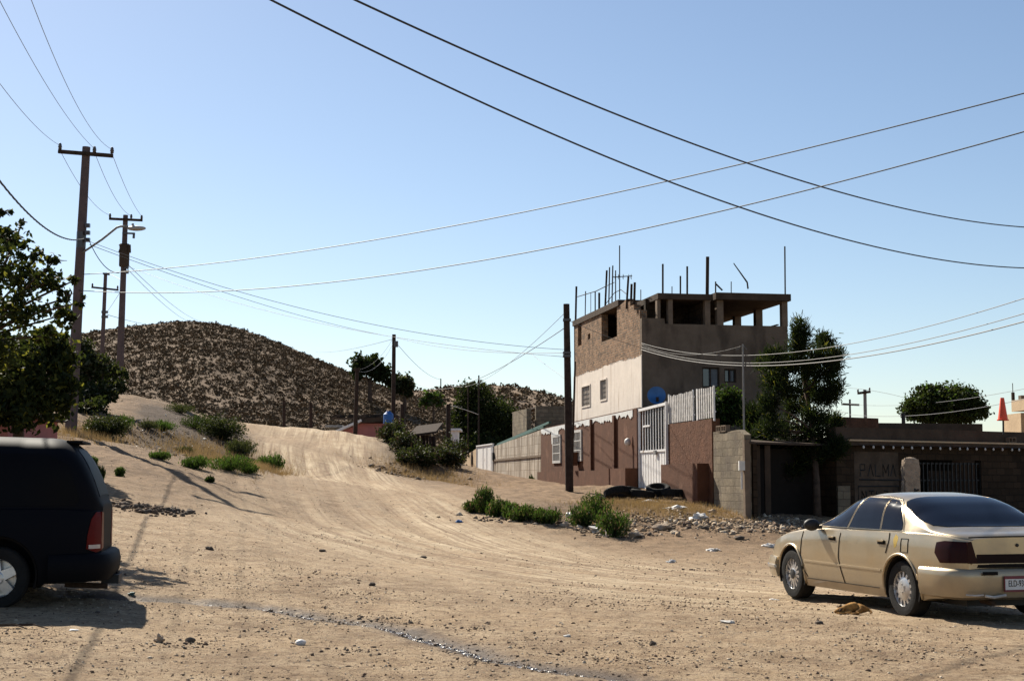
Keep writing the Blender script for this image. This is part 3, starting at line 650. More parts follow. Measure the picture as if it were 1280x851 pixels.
# dry grass
def dry_grass(label, spots, n, h):
    P = []
    for px, D, wpx, dd in spots:
        k = int(n*wpx*dd); x0 = (px-640)/FPX*D; s = D/FPX
        X = x0+rng.normal(size=k)*wpx*s*.5; Y = D+rng.normal(size=k)*dd*.5; P.append(np.stack([X, Y, gz(X, Y)], 1))
    P = np.concatenate(P); m_ = len(P); d = rng.normal(size=(m_, 3))*.45+np.array([0, 0, 1]); d /= np.linalg.norm(d, axis=1)[:, None]
    e = np.cross(d, rng.normal(size=(m_, 3))); e /= np.linalg.norm(e, axis=1)[:, None]; L = rng.uniform(.4, 1, (m_, 1))*h
    V = np.stack([P-e*.006, P+e*.006, P+d*L], 1).reshape(-1, 3)
    tag(mesh_np('dry_grass', V, np.arange(3*m_).reshape(m_, 3), [M['straw']]), label, 'grass', kind='stuff')
dry_grass('dry straw-coloured grass on the bank before the tyres', [(815, 41.5, 80, 3.2), (850, 42, 60, 2.5), (780, 43, 60, 3), (900, 41, 40, 1.5)], 13, .20)
dry_grass('dry reddish grass at the lower edge of the left mound', [(300, 48, 60, 5), (330, 46, 30, 3), (110, 45, 60, 4), (250, 50, 50, 4), (535, 61, 70, 4)], 10, .35)

# ------------------------------------------------------------------ house
A = Vector((-.185, .983, 0)).normalized(); B = Vector((A.y, -A.x, 0))      # A runs up the street, B to the right
HC = Vector((4.84, 54, 0)); ZT = 8.7
def Lp(o, s, t, z): return Vector((o.x, o.y, 0))+A*s+B*t+Vector((0, 0, z))
def s_of(px, o):      # distance along A from o at which the line passes pixel column px
    u = (px-640)/FPX*1.004; return (o.x-u*o.y)/(u*A.y-A.x)
def t_of(px, o):
    u = (px-640)/FPX*1.004; return (u*o.y-o.x)/(B.x-u*B.y)
def z_at(py, D): return W(640, py, D).z
house = thing('unfinished_house', 'three-storey unfinished house with brick and pale plaster side and open roof frame', 'house', (HC.x, HC.y, 1.0))
SF = s_of(717.5, HC); TF = t_of(985, HC)
def wprt(name, mb, m, parent, **k): return mb.build(name, m, parent, world=True, **k)
# left (street) facade, lit: openings
def sz(px0, px1, py0, py1, o):
    a, b = s_of(px1, o), s_of(px0, o); D_ = o.y+A.y*(a+b)/2; return (a, b, z_at(py1, D_), z_at(py0, D_))
op_big = sz(752, 771.5, 386, 424, HC); op_small = sz(722.5, 727, 409, 432, HC); op_slit = sz(735, 738, 417, 424, HC)
win1 = sz(728, 739, 481, 509, HC); win2 = sz(751, 759.5, 473, 501, HC)
sk = s_of(775, HC)      # where the brick starts to step down towards the corner
STEP = [(0, 7.95), (.35, 7.95), (.36, 7.75), (.7, 7.8), (.71, 8.0), (1.1, 8.05), (1.11, 8.25), (1.6, 8.25), (1.61, 8.45), (2.1, 8.45), (2.11, 8.6), (sk, 8.62)]
def ztop_brick(s): return float(np.interp(s, [p[0] for p in STEP], [p[1] for p in STEP])) if s < sk else 8.45
mb = MB(); sb = sorted(set([p[0] for p in STEP]+[sk+.01, SF]))
wall(mb, HC, A, .262, SF, .8, 8.0, .28, [op_big[:2]+(op_big[2], 8.0), op_small, op_slit, win1, win2], zmap=lambda s, z: z if z < 8 else ztop_brick(s), extra_s=sb)
# flip: wall normal grows to the left of A, i.e. outwards; shift so the outer face is at t=0
mb.v = [(x+B.x*.28, y+B.y*.28, z) for x, y, z in mb.v]
wprt('wall', mb, M['brick'], house)
# pale plaster skin over the lower brick with uneven upper edge
def skin_top(s): return float(np.interp(s, [0, SF], [z_at(443, 54)-.05, z_at(470, 64.5)]))+.30*(float(fbm(np.array([s*.9]), np.array([2.2]), 4, 6)[0]))+.05*math.sin(s*31+s*s)
mb = MB(); wall(mb, HC-B*.002, A, 0, SF, .9, 6.0, .028, [win1, win2], zmap=lambda s, z: z if z < 6 else skin_top(s), extra_s=[i*SF/150 for i in range(151)])
wprt('plaster', mb, M['plaster'], house)
# front wall in grey render
def tz(px0, px1, py0, py1, o):
    a, b = t_of(px0, o), t_of(px1, o); D_ = o.y+B.y*(a+b)/2; return (a, b, z_at(py1, D_), z_at(py0, D_))
fw1 = tz(877.5, 899, 459, 484, HC); fw2 = tz(905, 920, 461, 478, HC)
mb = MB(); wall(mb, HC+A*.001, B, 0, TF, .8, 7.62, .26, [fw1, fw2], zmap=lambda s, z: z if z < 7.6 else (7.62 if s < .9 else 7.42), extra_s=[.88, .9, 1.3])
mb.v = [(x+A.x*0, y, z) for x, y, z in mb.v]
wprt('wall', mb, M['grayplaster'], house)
# right and back walls
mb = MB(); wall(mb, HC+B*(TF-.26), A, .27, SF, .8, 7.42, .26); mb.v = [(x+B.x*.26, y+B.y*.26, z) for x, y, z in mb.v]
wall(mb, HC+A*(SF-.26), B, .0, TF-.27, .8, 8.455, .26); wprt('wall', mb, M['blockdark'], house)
# storey slab, inner walls, roof slabs
mb = MB()
def slab(s0, s1, t0, t1, z0, z1):
    v = [Lp(HC, s, t, z) for z in (z0, z1) for s in (s0, s1) for t in (t0, t1)]
    mb.add(v, [(0,1,3,2),(4,6,7,5),(0,4,5,1),(2,3,7,6),(0,2,6,4),(1,5,7,3)])
slab(.3, SF-.3, .3, TF-.3, 6.2, 6.4)
slab(sk+.02, SF+.05, -.06, 2.62, 8.46, 8.70)                       # slab over the brick room
tL = t_of(822, HC); tR = t_of(889.5, HC); tR2 = t_of(893, HC)
slab(-.10, 6.2, tL, tR, 8.34, 8.56)
slab(-.25, SF-1.5, tR2, TF+.06, 8.36, 8.62)
wprt('roof_slab', mb, M['darkconcrete'], house)
mb = MB(); slab(2.0, SF-.3, 2.3, 2.5, 6.4, 8.44); slab(1.2, 1.45, .5, tL+.5, 6.4, 8.5); slab(6.0, 6.2, 1.2, tR, 6.4, 8.33); slab(.35, 6.0, tR-.28, tR-.06, 6.4, 8.33); slab(5.2, 5.4, tR2+.1, TF*.83, 6.4, 8.35)
wprt('inner_wall', mb, M['blockdark'], house)
for (p0, p1, za, s_) in ((822.5, 826.5, 7.62, .05), (836, 841.5, 7.43, .0), (882, 888.5, 7.43, .0), (897, 905, 7.43, .0), (978.5, 985.5, 7.43, .0)):
    mb = MB(); a, b_ = t_of(p0, HC), t_of(p1, HC); slab(s_, s_+.26, a, b_, za-.02, 8.345 if p0 < 890 else 8.365); wprt('column', mb, M['concrete'], house)
for s_ in (2.6, 5.1, 9.2):
    mb = MB(); slab(s_, s_+.3, TF-.3, TF-.02, 7.4, 8.37); wprt('column', mb, M['concrete'], house)
mb = MB(); slab(.6, 9.5, TF-.2, TF-.12, 7.52, 7.56); wprt('rail', mb, M['rust'], house)
for k, wn in enumerate((win1, win2)):
    mb = MB(); a, b_, z0, z1 = wn
    for q0, q1, r0, r1 in ((a, a+.06, z0, z1), (b_-.06, b_, z0, z1), (a+.06, b_-.06, z0, z0+.06), (a+.06, b_-.06, z1-.06, z1)):
        wall(mb, HC+B*.0, A, q0, q1, r0, r1, .06)
    f = wprt('window', mb, M['plaster'], house)
    M['screen'] = mat('grey_window_screen', (.27, .225, .19), .9, .15, 5); mb = MB(); wall(mb, HC+B*.035, A, a, b_, z0, z1, .03); mb.build('pane', M['screen'], f).location = -Vector(house.location)
    mb = MB(); n = 6
    for i in range(1, n): wall(mb, HC-B*.02, A, a+(b_-a)*i/n-.01, a+(b_-a)*i/n+.01, z0, z1, .02)
    for i in range(1, 5): wall(mb, HC-B*.0, A, a, b_, z0+(z1-z0)*i/5-.01, z0+(z1-z0)*i/5+.01, .015)
    mb.build('bars', M['tin'], f).location = -Vector(house.location)
M['glass'] = mat('dark_window_glass', (.03, .035, .045), .12, .1, 3, spec=.8)
M['curtain'] = mat('grey_curtain', (.16, .17, .18), .9, .15, 5)
for (a, b_, z0, z1), cu in ((fw1, (.45, .95)), (fw2, (.55, .8))):
    mb = MB(); o_ = HC+A*.06
    for q0, q1, r0, r1 in ((a, a+.05, z0, z1), (b_-.05, b_, z0, z1), (a+.05, b_-.05, z0, z0+.05), (a+.05, b_-.05, z1-.05, z1), ((a+b_)/2-.02, (a+b_)/2+.02, z0+.05, z1-.05)):
        wall(mb, o_, B, q0, q1, r0, r1, .05)
    f = wprt('window', mb, M['darkwood'], house)
    mb = MB(); wall(mb, o_+A*.08, B, a, b_, z0, z1, .01); mb.build('pane', M['glass'], f).location = -Vector(house.location)
    mb = MB(); w_ = b_-a; q = [a+w_*(cu[0]+(cu[1]-cu[0])*i/10) for i in range(11)]
    for i in range(10):
        wall(mb, o_+A*(.062+.006*(i % 2)), B, q[i], q[i+1], z0+.06, z1-.06, .008)
    mb.build('curtain', M['curtain'], f).location = -Vector(house.location)
# reinforcing bars and rails on the roof
def rod(px, py0, py1, s, r=.022, lean=0):
    """a bar standing on the facade line at s, seen at px; its foot and top as in the picture"""
    D_ = s
    a = W(px, py1, D_); b_ = W(px+lean, py0, D_); mb = MB(); mb.cyl(a, b_, r, r, 6); return wprt('rebar', mb, M['rust'], house)
for px, y0, y1, D_, r, ln in ((719.5, 358, 400, 64.5, .05, 1), (731.5, 364, 393, 63, .025, .5), (738.5, 366, 389, 62, .015, 0), (744, 364, 387, 61.3, .03, 0), (749, 366, 384, 60.7, .05, 0),
        (756.5, 338, 381, 60, .045, 2), (761, 334, 378, 59.5, .03, 1), (765, 332, 376, 59, .03, 1), (769.5, 338, 374, 58.6, .025, 0), (774.5, 307, 372, 58, .025, 0),
        (783, 346, 384, 56, .045, 2.5), (788.5, 355, 385, 55.8, .05, 1), (792.5, 353, 386, 55.6, .05, 1), (828.5, 330, 367, 56, .04, 0), (850.5, 345, 367, 56, .035, 0), (859, 333, 367, 56, .04, 0),
        (884, 321, 367, 55, .07, .5), (894.5, 352, 366, 57, .03, 0), (914, 352, 364, 58, .02, 0), (981.5, 308, 366, 56, .03, -.5), (801, 362, 378, 60, .02, 0), (840, 358, 367, 58, .02, 0)):
    rod(px, y0, y1+2, D_, r, ln)
mb = MB(); mb.tube([W(722, 371, 64), W(745, 364, 61.3), W(757, 358, 60)], .02, 5); mb.tube([W(757, 358, 60), W(768, 353, 59)], .015, 5)
mb.tube([W(757, 380, 60), W(768, 366, 59), W(776, 362, 58), W(785, 369, 56)], .015, 5); wprt('rail', mb, M['rust'], house)
mb = MB(); mb.tube([W(935, 361, 57), W(934, 353, 57), W(917, 329, 57)], [.035, .035, .02], 6); mb.tube([W(895, 355, 57), W(903, 363, 57)], .035, 6); wprt('bent_pipe', mb, M['rust'], house)
# tv antenna
t = thing('tv_antenna', 'small rooftop antenna with a horizontal boom among the rebar', 'antenna', W(784, 384, 56.2)); mb = MB()
mb.cyl(W(784, 384, 56.2), W(785.5, 346, 56.2), .02, .02, 6); mb.tube([W(765, 346.5, 56), W(790, 345, 56.4)], .02, 6)
for q in (766, 769, 773, 779, 786, 789): a = W(q, 346, 56.1); mb.cyl(a+Vector((0, -.25, 0)), a+Vector((0, .25, .0)), .012, .012, 5); mb.cyl(a+Vector((0,0,-.1)), a+Vector((0,0,.1)), .012, .012, 5)
mb.build('boom', M['rust'], t, world=True)
# satellite dish, seen from behind against the grey wall
dc = W(820.5, 495, 52.2)
t = thing('satellite_dish', 'blue satellite dish on a stub pole against the grey house wall', 'satellite dish', (dc.x, dc.y, 3.0))
ax = Vector((-.05, -1, .25)).normalized(); mb = MB(); r = .33
mb.lathe([(0, 0), (r*.4, .015), (r*.8, .06), (r, .10), (r*1.0, .11), (r*.78, .07), (r*.38, .028), (0, .013)], dc, ax, 28)
mb.build('reflector', M['blue'], t, world=True, smooth=True, ang=40)
mb = MB(); mb.cyl(Vector((dc.x, dc.y+.12, 3.0)), dc+Vector((0, .1, 0)), .03, .03, 8); mb.box(dc+Vector((.02, -.14, -.12)), (.09, .12, .16)); mb.build('mount', M['darkwood'], t, world=True)

# ------------------------------------------------------------------ street wall line
SC = Vector((4.48, 51, 0))
def along(px): return s_of(px, SC)
def wz(px, py): return z_at(py, SC.y+A.y*along(px))
def ground_along(s): p = SC+A*s; return G(p.x, p.y)
def skirt(mb, s0, s1, zt, th, holes=(), extra=()):
    n = max(2, int((s1-s0)/.5)); S_ = [s0+(s1-s0)*i/n for i in range(n+1)]+list(extra)
    zf = zt if callable(zt) else (lambda s: zt)
    wall(mb, SC, A, s0, s1, 0.0, 9.0, th, holes, zmap=lambda s, z: (ground_along(s)-.4 if z < .01 else (zf(s) if z > 8.9 else z)), extra_s=[q for q in S_ if s0 < q < s1])
    return mb
def push(mb, d):      # move sideways: positive = behind the wall line
    mb.v = [(x+B.x*d, y+B.y*d, z) for x, y, z in mb.v]; return mb
s1, s2, s3, s4 = along(676), along(615.5), along(595.5), along(579)
# brown wall with two barred windows
bw = thing('brown_wall', 'long brown stucco street wall with two white barred windows and flaking top', 'wall', (SC.x, SC.y, 1.2))
bwin = []
for p0, p1, y0, y1 in ((692, 701, 545, 577), (717, 727, 539, 574.5)):
    a, b_ = along(p1), along(p0); D_ = SC.y+A.y*(a+b_)/2; bwin.append((a, b_, z_at(y1, D_), z_at(y0, D_)))
mb = skirt(MB(), .0, s1, lambda s: 4.08-.01*s, .22, [h for h in bwin]); push(mb, .22); wprt('wall', mb, M['brown'], bw)
# white chipped strip along the top (a thin coat of older paint showing)
mb = MB(); n = 150; S_ = [0.9+(s1-1.0)*i/n for i in range(n+1)]
def low(s): return 4.08-.01*s-.02-.17*float(vnoise(np.array([s*1.9]), np.array([3.]), 4)[0])*(1 if s > 3.6 or s < 2.5 else .6)-(.55 if (s > 13.2 and s < 14.6) or (s > 7.0 and s < 7.25) else 0)-(.14*float(vnoise(np.array([s*6.]), np.array([1.]), 4)[0]))
wall(mb, SC-B*.012, A, S_[0], S_[-1], 0, 1, .01, zmap=lambda s, z: (4.105-.01*s if z else low(s)), extra_s=S_[1:-1]); wprt('flaking_paint', mb, M['whitepatch'], bw)
mb = MB(); wall(mb, SC-B*.02, A, 0.02, s1, 4.085, 4.14, .26, zmap=lambda s, z: z-.01*s); push(mb, .26); wprt('coping', mb, M['brown'], bw)
for (a, b_) in ((3.25, 3.5), (6.9, 7.05)):      # pilasters
    mb = MB(); wall(mb, SC, A, a, b_, 1.1, 4.0, .10); wprt('pilaster', mb, M['brown'], bw)
mb = skirt(MB(), 0.0, along(765), lambda s: 2.02, .55); wprt('planter_ledge', mb, M['brown'], bw)
mb = skirt(MB(), along(764), s1+.1, lambda s: 1.98, .16); wprt('plinth', mb, M['brown'], bw)
mb = MB(); wall(mb, SC, A, 0, .35, 1.2, 4.12, .12); wprt('pilaster', mb, M['brown'], bw)
M['dullwhite'] = mat('dull_white_paint', (.46, .44, .41), .6, .15, 6)
for h in bwin:
    a, b_, z0, z1 = h; mb = MB()
    for q0, q1, r0, r1 in ((a-.06, a+.05, z0-.06, z1+.06), (b_-.05, b_+.06, z0-.06, z1+.06), (a+.05, b_-.05, z0-.06, z0+.05), (a+.05, b_-.05, z1-.05, z1+.06)):
        wall(mb, SC+B*.0, A, q0, q1, r0, r1, .06)
    f = wprt('window', mb, M['dullwhite'], bw)
    mb = MB(); wall(mb, SC+B*.12, A, a, b_, z0, z1, .02); mb.build('pane', M['glass'], f).location = -Vector(bw.location)
    mb = MB()
    for i in range(1, 6): q = a+(b_-a)*i/6; wall(mb, SC-B*.02, A, q-.022, q+.022, z0, z1, .03)
    for i in (1, 2): q = z0+(z1-z0)*i/3; wall(mb, SC-B*.03, A, a, b_, q-.02, q+.02, .025)
    mb.build('bars', M['dullwhite'], f).location = -Vector(bw.location)
mb = MB(); q = SC+A*1.15-B*.14; mb.blob((q.x, q.y, 2.95), .12, 3, 2, .05, (1, 1, 1.3)); tag(mb.build('electric_meter', M['plastic'], smooth=True, loc=(q.x, q.y, 2.95)), 'round white meter on the brown wall left of the white gate', 'meter')
q = SC+A*6.5*1.45-B*.2; mb = MB(); mb.box((q.x, q.y, 2.45), (.3, .35, .5)); mb.box((q.x, q.y, 2.72), (.36, .42, .04)); tag(mb.build('meter_box', M['brown'], loc=(q.x, q.y, 2.45)), 'brown utility box on the brown wall behind the near pole', 'meter box')
# streaked grey wall with green rail
gw = thing('block_wall', 'long grey-brown streaked block wall with a green rail, left of the brown wall', 'wall', tuple(SC+A*s1+Vector((0, 0, 1.3))))
ztg = lambda s: float(np.interp(s, [s1, s2], [wz(676, 536.5), wz(615.5, 558)]))
mb = skirt(MB(), s1+.1, s2-.05, ztg, .2); push(mb, .26); wprt('wall', mb, M['boards'], gw)
mb = MB(); wall(mb, SC+B*.0, A, s1+.1, s2-.1, 0, .1, .05, zmap=lambda s, z: 2.75-.004*s+z); push(mb, .06); wprt('cement_band', mb, M['concrete'], gw)
mb = MB(); mb.bar(tuple(SC+A*(s1-.6)+B*.3+Vector((0, 0, ztg(s1)+.30))), tuple(SC+A*(s2-.2)+B*.3+Vector((0, 0, ztg(s2)+.12))), .12, .1)
mb.bar(tuple(SC+A*(s1+.2)+B*.2+Vector((0, 0, ztg(s1)+.12))), tuple(SC+A*(s2-.2)+B*.2+Vector((0, 0, ztg(s2)+.05))), .1, .06); wprt('green_rail', mb, M['green'], gw)
# white gate between the grey wall and the cream wall
wg = thing('white_gate', 'white double sheet-metal gate between the cream and grey walls', 'gate', tuple(SC+A*s2+Vector((0, 0, 1.3))))
za, zb_ = wz(606, 607)-.15, wz(606, 557)
mid = (s2+s3)/2
for a, b_ in ((s2+.03, mid-.02), (mid+.02, s3-.03)):
    mb = MB(); wall(mb, SC, A, a, b_, za, zb_, .04); push(mb, .1); lf = wprt('gate_leaf', mb, M['whitemetal'], wg)
mb = MB()
for a, b_, c_, d_ in ((s2-.02, s2+.03, za, zb_+.08), (s3-.03, s3+.02, za, zb_+.08), (s2+.03, s3-.03, zb_+.01, zb_+.08)): wall(mb, SC+B*.1, A, a, b_, c_, d_, .1)
for z in (za+(zb_-za)*.36, ): wall(mb, SC+B*.055, A, s2+.05, s3-.05, z, z+.05, .03)
for a in (s2+.6, mid-.7, mid+.6): wall(mb, SC+B*.055, A, a, a+.04, za+.1, zb_, .025)
wprt('frame', mb, M['whitemetal'], wg)
q = SC+A*(s2-.25)-B*.05+B*.06; mb = MB(); mb.box((q.x, q.y, 2.9), (.12, .3, .42)); tag(mb.build('letter_box', M['black'], loc=(q.x, q.y, 2.9)), 'small black box on the grey wall beside the white sheet gate', 'box')
cw = thing('cream_wall', 'short cream plastered wall at the far left end of the street', 'wall', tuple(SC+A*s3+Vector((0, 0, 1.3))))
mb = skirt(MB(), s3+.02, s4, lambda s: wz(590, 561.5)-.08*(s-s3), .3); push(mb, .3); wprt('wall', mb, M['cream'], cw)
mb = MB(); wall(mb, SC-B*.01, A, s3+1.2, s3+1.6, 2.55, 3.1, .05); wprt('wooden_hatch', mb, M['darkwood'], cw)
q = SC+A*(s4+.3)-B*.3; mb = MB(); mb.box((q.x-.1, q.y, G(q.x, q.y)+.55), (.3, .4, .9)); mb.box((q.x-.1, q.y, G(q.x, q.y)+1.03), (.36, .46, .08)); tag(mb.build('waste_bin', M['pinkwall'], loc=(q.x, q.y, 1.5)), 'small reddish bin at the far end of the cream wall', 'bin')
# white barred gate beside the brown wall
s5 = along(834); g5 = min(ground_along(0), ground_along(s5))
bg_ = thing('barred_gate', 'white barred metal gate with solid lower half, between the two brown walls', 'gate', tuple(SC+A*s5+Vector((0, 0, g5))))
zt0, zt1 = 3.98, 4.05; zbm = 1.28
def gzt(s): return float(np.interp(s, [s5, 0], [zt1, zt0]))
mb = MB()
for a, b_ in ((-.07, 0), (s5, s5+.07)): wall(mb, SC, A, a-.0, b_, zbm-.1, gzt(a)+.12, .08)
wall(mb, SC, A, s5+.07, -.07, 0, .09, .08, zmap=lambda s, z: gzt(s)+z); wall(mb, SC+B*0, A, s5+.07, -.07, zbm, zbm+.07, .06); wall(mb, SC, A, s5+.07, -.07, 2.55, 2.62, .05)
wprt('frame', mb, M['whitemetal'], bg_)
mb = MB(); n = 10
for i in range(1, n): q = s5+.07+(-.14-s5)*i/n; wall(mb, SC, A, q-.018, q+.018, 2.62, 4.0, .022)
wall(mb, SC-B*.01, A, -1.35, -.55, 3.42, 3.48, .04); wprt('bars', mb, M['whitemetal'], bg_)
mb = MB(); n = 10; q = [s5+.07+(-.14-s5)*i/n for i in range(n+1)]
for i in range(n): wall(mb, SC+B*.02, A, q[i]+.03, q[i+1]-.07, zbm+.07, 2.55, .035)
wall(mb, SC+B*.045, A, s5+.07, -.07, zbm+.07, 2.55, .01); wprt('lower_panel', mb, M['whitemetal'], bg_)
mb = MB(); wall(mb, SC-B*.06, A, s5+1.15, s5+1.4, 2.45, 2.6, .04); wprt('lock', mb, M['tin'], bg_)
# second brown wall, rough stucco, with ledge, and two fence panels above
s6 = along(888.5)
rw = thing('brown_wall', 'short rough-textured brown wall right of the barred gate, under the white fence', 'wall', tuple(SC+A*s6+Vector((0, 0, 1.1))))
mb = skirt(MB(), s6, s5-.02, lambda s: 3.42, .25); push(mb, .25); wprt('wall', mb, M['brownrough'], rw)
mb = skirt(MB(), along(884), along(838), lambda s: 2.10, .36); wprt('planter_ledge', mb, M['brown'], rw)
for p0, p1, z0, lab in ((833, 864, 3.45, 'left panel of the white slatted fence on the rough brown wall'), (868, 890, 3.45, 'right panel of the white slatted fence on the rough brown wall')):
    a, b_ = along(p1), along(p0); t = thing('fence_panel', lab, 'fence panel', tuple(SC+A*a+Vector((0, 0, z0))), group='white fence panels above the rough brown wall')
    zz = lambda s: float(np.interp(s, [along(890), along(832)], [4.38, 4.33]))
    mb = MB(); n = int((b_-a)/.19)
    for i in range(n):
        q = a+(b_-a)*(i+.1)/n; wall(mb, SC+B*.05, A, q, q+.10, z0, zz(q)+random.uniform(-.02, .02), .025)
    M['slat'] = mat('weathered_white_slats', (.50, .47, .44), .7, .25, 7); wprt('slats', mb, M['slat'], t)
    mb = MB(); wall(mb, SC+B*.10, A, a, b_, z0+.15, z0+.2, .03); wall(mb, SC+B*.10, A, a, b_, z0+.7, z0+.75, .03)
    for q in (a+.02, b_-.06): wall(mb, SC+B*.08, A, q, q+.05, z0-.1, 4.4, .045)
    wprt('frame', mb, M['whitemetal'], t)
# grey block wall with its bright corner post
s7 = along(930)
kw = thing('block_wall', 'ragged grey block wall with a pale corner post, right of the brown walls', 'wall', tuple(SC+A*s7+Vector((0, 0, .6))))
mb = skirt(MB(), s7+.1, s6-.12, lambda s: 2.98+.04*math.sin(s*3)-(.1 if s < s7+.6 else 0), .2); push(mb, .2); wprt('wall', mb, M['block'], kw)
mb = MB(); q = SC+A*(s7)+B*.02; gq = G(q.x, q.y); mb.box((q.x, q.y, (gq-.3+2.72)/2), (.17, .16, 2.72-gq+.3), math.atan2(A.y, A.x)); wprt('corner_post', mb, M['concrete'], kw)
q = SC+A*(s6-.25)+B*.15
for k, dx in ((0, .0), (1, .45)):
    c = SC+A*(s6-.5-dx)+B*.1; mb = MB()
    d_ = math.atan2(A.y, A.x)
    for off, dm in ((0, (.40, .15, .03)), (.16, (.40, .15, .03))): mb.box((c.x, c.y, 3.0+off+.015), dm, d_)
    for e in (-.185, 0, .185): mb.box((c.x+A.x*e, c.y+A.y*e, 3.095), (.03, .148, .13), d_)
    tag(mb.build('breeze_block', M['concrete'], loc=(c.x, c.y, 3.0)), ('left' if k == 0 else 'right')+' of two hollow blocks lying on the ragged block wall', 'breeze block', 'loose hollow blocks on the block wall')
# small meter and pipes on the post
mb = MB(); q = SC+A*s7-B*.12; mb.box((q.x, q.y, 2.0), (.16, .16, .26)); mb.cyl((q.x, q.y, 1.35), (q.x, q.y, 1.9), .03, .03, 6); tag(mb.build('electric_meter', M['plastic'], smooth=False, loc=(q.x, q.y, 2)), 'white meter with a pipe on the pale corner post', 'meter')
# block building behind the grey wall
D_ = 84
bb = thing('block_building', 'small grey block building behind the streaked wall', 'building', tuple(W(650, 560, 84).xy)+(2.0,))
o_ = W(664, 520, 78); o_ = Vector((o_.x, 78, 0)); mb = MB(); wall(mb, o_, A, 0, s_of(646, o_), 1, z_at(513, 80), .25); wall(mb, o_+A*.0, B, 0.26, 6, 1, z_at(507, 78), .25); 
mb.v = [(x, y, z) for x, y, z in mb.v]; wprt('wall', mb, M['block'], bb)
mb = MB(); v = [o_+A*s+B*t+Vector((0, 0, z)) for z in (z_at(512, 80), z_at(510, 80)) for s in (.3, 4) for t in (.3, 6)]; mb.add(v, [(0,1,3,2),(4,6,7,5),(0,4,5,1),(2,3,7,6),(0,2,6,4),(1,5,7,3)]); wprt('roof', mb, M['darkconcrete'], bb)

# ------------------------------------------------------------------ shaded building at the right
E0 = Vector((W(1046, 600, 43).x, 43, 0)); E1 = Vector((W(1310, 600, 48.6).x, 48.6, 0)); ED = (E1-E0).normalized(); EL = (E1-E0).length; EN = Vector((ED.y, -ED.x, 0))
def e_of(px): u = (px-640)/FPX*1.004; return (u*E0.y-E0.x)/(ED.x-u*ED.y)
def eP(s, t, z): return E0+ED*s-EN*t+Vector((0, 0, z))       # t behind the wall
db = thing('low_building', 'low shaded block building with flat roof and dark barred opening', 'building', tuple(E0)[:2]+(.5,))
dwin = (e_of(1146), e_of(1222), .5, z_at(575, 46)); ddoor = (e_of(1123), e_of(1132), .5, z_at(575, 44.5))
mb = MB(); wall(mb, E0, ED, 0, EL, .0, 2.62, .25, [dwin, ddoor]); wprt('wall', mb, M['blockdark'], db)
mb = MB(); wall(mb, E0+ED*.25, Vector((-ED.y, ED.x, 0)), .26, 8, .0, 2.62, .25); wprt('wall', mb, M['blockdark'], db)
mb = MB()
def eslab(mb, s0, s1, t0, t1, z0, z1):
    v = [eP(s, t, z) for z in (z0, z1) for s in (s0, s1) for t in (t0, t1)]
    mb.add(v, [(0,1,3,2),(4,6,7,5),(0,4,5,1),(2,3,7,6),(0,2,6,4),(1,5,7,3)]); return mb
wprt('roof_slab', eslab(mb, -.1, EL+2, -.25, 8, 2.625, 2.80), M['darkconcrete'], db)
wprt('parapet', eslab(MB(), -.1, EL+2, -.1, .3, 2.81, 3.16), M['darkconcrete'], db)
wprt('eave_strip', eslab(MB(), .2, EL+2, -.30, -.26, 2.75, 2.80), M['cream'], db)
mb = MB(); n = 15; a, b_ = dwin[:2]
for i in range(n+1): q = a+(b_-a)*i/n; mb.box(eP(q, .05, 1.35), (.035, .035, 1.6), math.atan2(ED.y, ED.x))
for z in (.9, 1.6, 2.12): mb.bar(eP(a, .09, z), eP(b_, .09, z), .03, .05)
wprt('window_bars', mb, M['black'], db)
wprt('shutter', eslab(MB(), a+1.0, b_-.3, .5, .55, .4, 1.9), M['darkwood'], db)
wprt('door', eslab(MB(), ddoor[0]-.02, ddoor[1]+.02, .28, .33, .3, 2.3), M['blue'], db)
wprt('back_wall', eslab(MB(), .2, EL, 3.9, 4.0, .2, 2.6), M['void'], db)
# graffiti strokes
M['patchwall'] = mat('greyish_render_patch', (.085, .062, .045), .95, .35, 1.5, .4, 12)
wprt('render_patch', eslab(MB(), e_of(1064), e_of(1119), -.012, -.002, .4, 2.45), M['patchwall'], db)
mb = MB()
def stroke(pts, r=.022):
    mb.tube([eP(e_of(1064)+a_, -.018, z) for a_, z in pts], r, 4)
x = .25
for g in ([(0,0),(0,.35),(.2,.35),(.2,.18),(0,.18)], [(0,0),(.12,.35),(.24,0)], [(0,.35),(0,0),(.2,0)], [(0,0),(0,.35),(.12,.1),(.24,.35),(.24,0)], [(0,0),(.12,.35),(.24,0)]):
    stroke([(x+a_, 1.72+b2) for a_, b2 in g]); x += .33
stroke([(.2, 1.62), (2.0, 1.60)]); x = .3
for g in ([(0,0),(0,.3),(.18,0),(.18,.3)], [(0,.3),(.2,.3),(.1,.3),(.1,0)], [(0,0),(0,.3)], [(0,.3),(.18,.3),(.06,.16),(.18,.08),(0,0)], [(0,0),(.1,.3),(.2,0)]):
    stroke([(x+a_, .98+b2) for a_, b2 in g], .026); x += .32
stroke([(.15, .9), (1.9, .9), (1.9, 1.42), (.15, 1.42), (.15, .9)], .02)
wprt('graffiti', mb, M['black'], db)
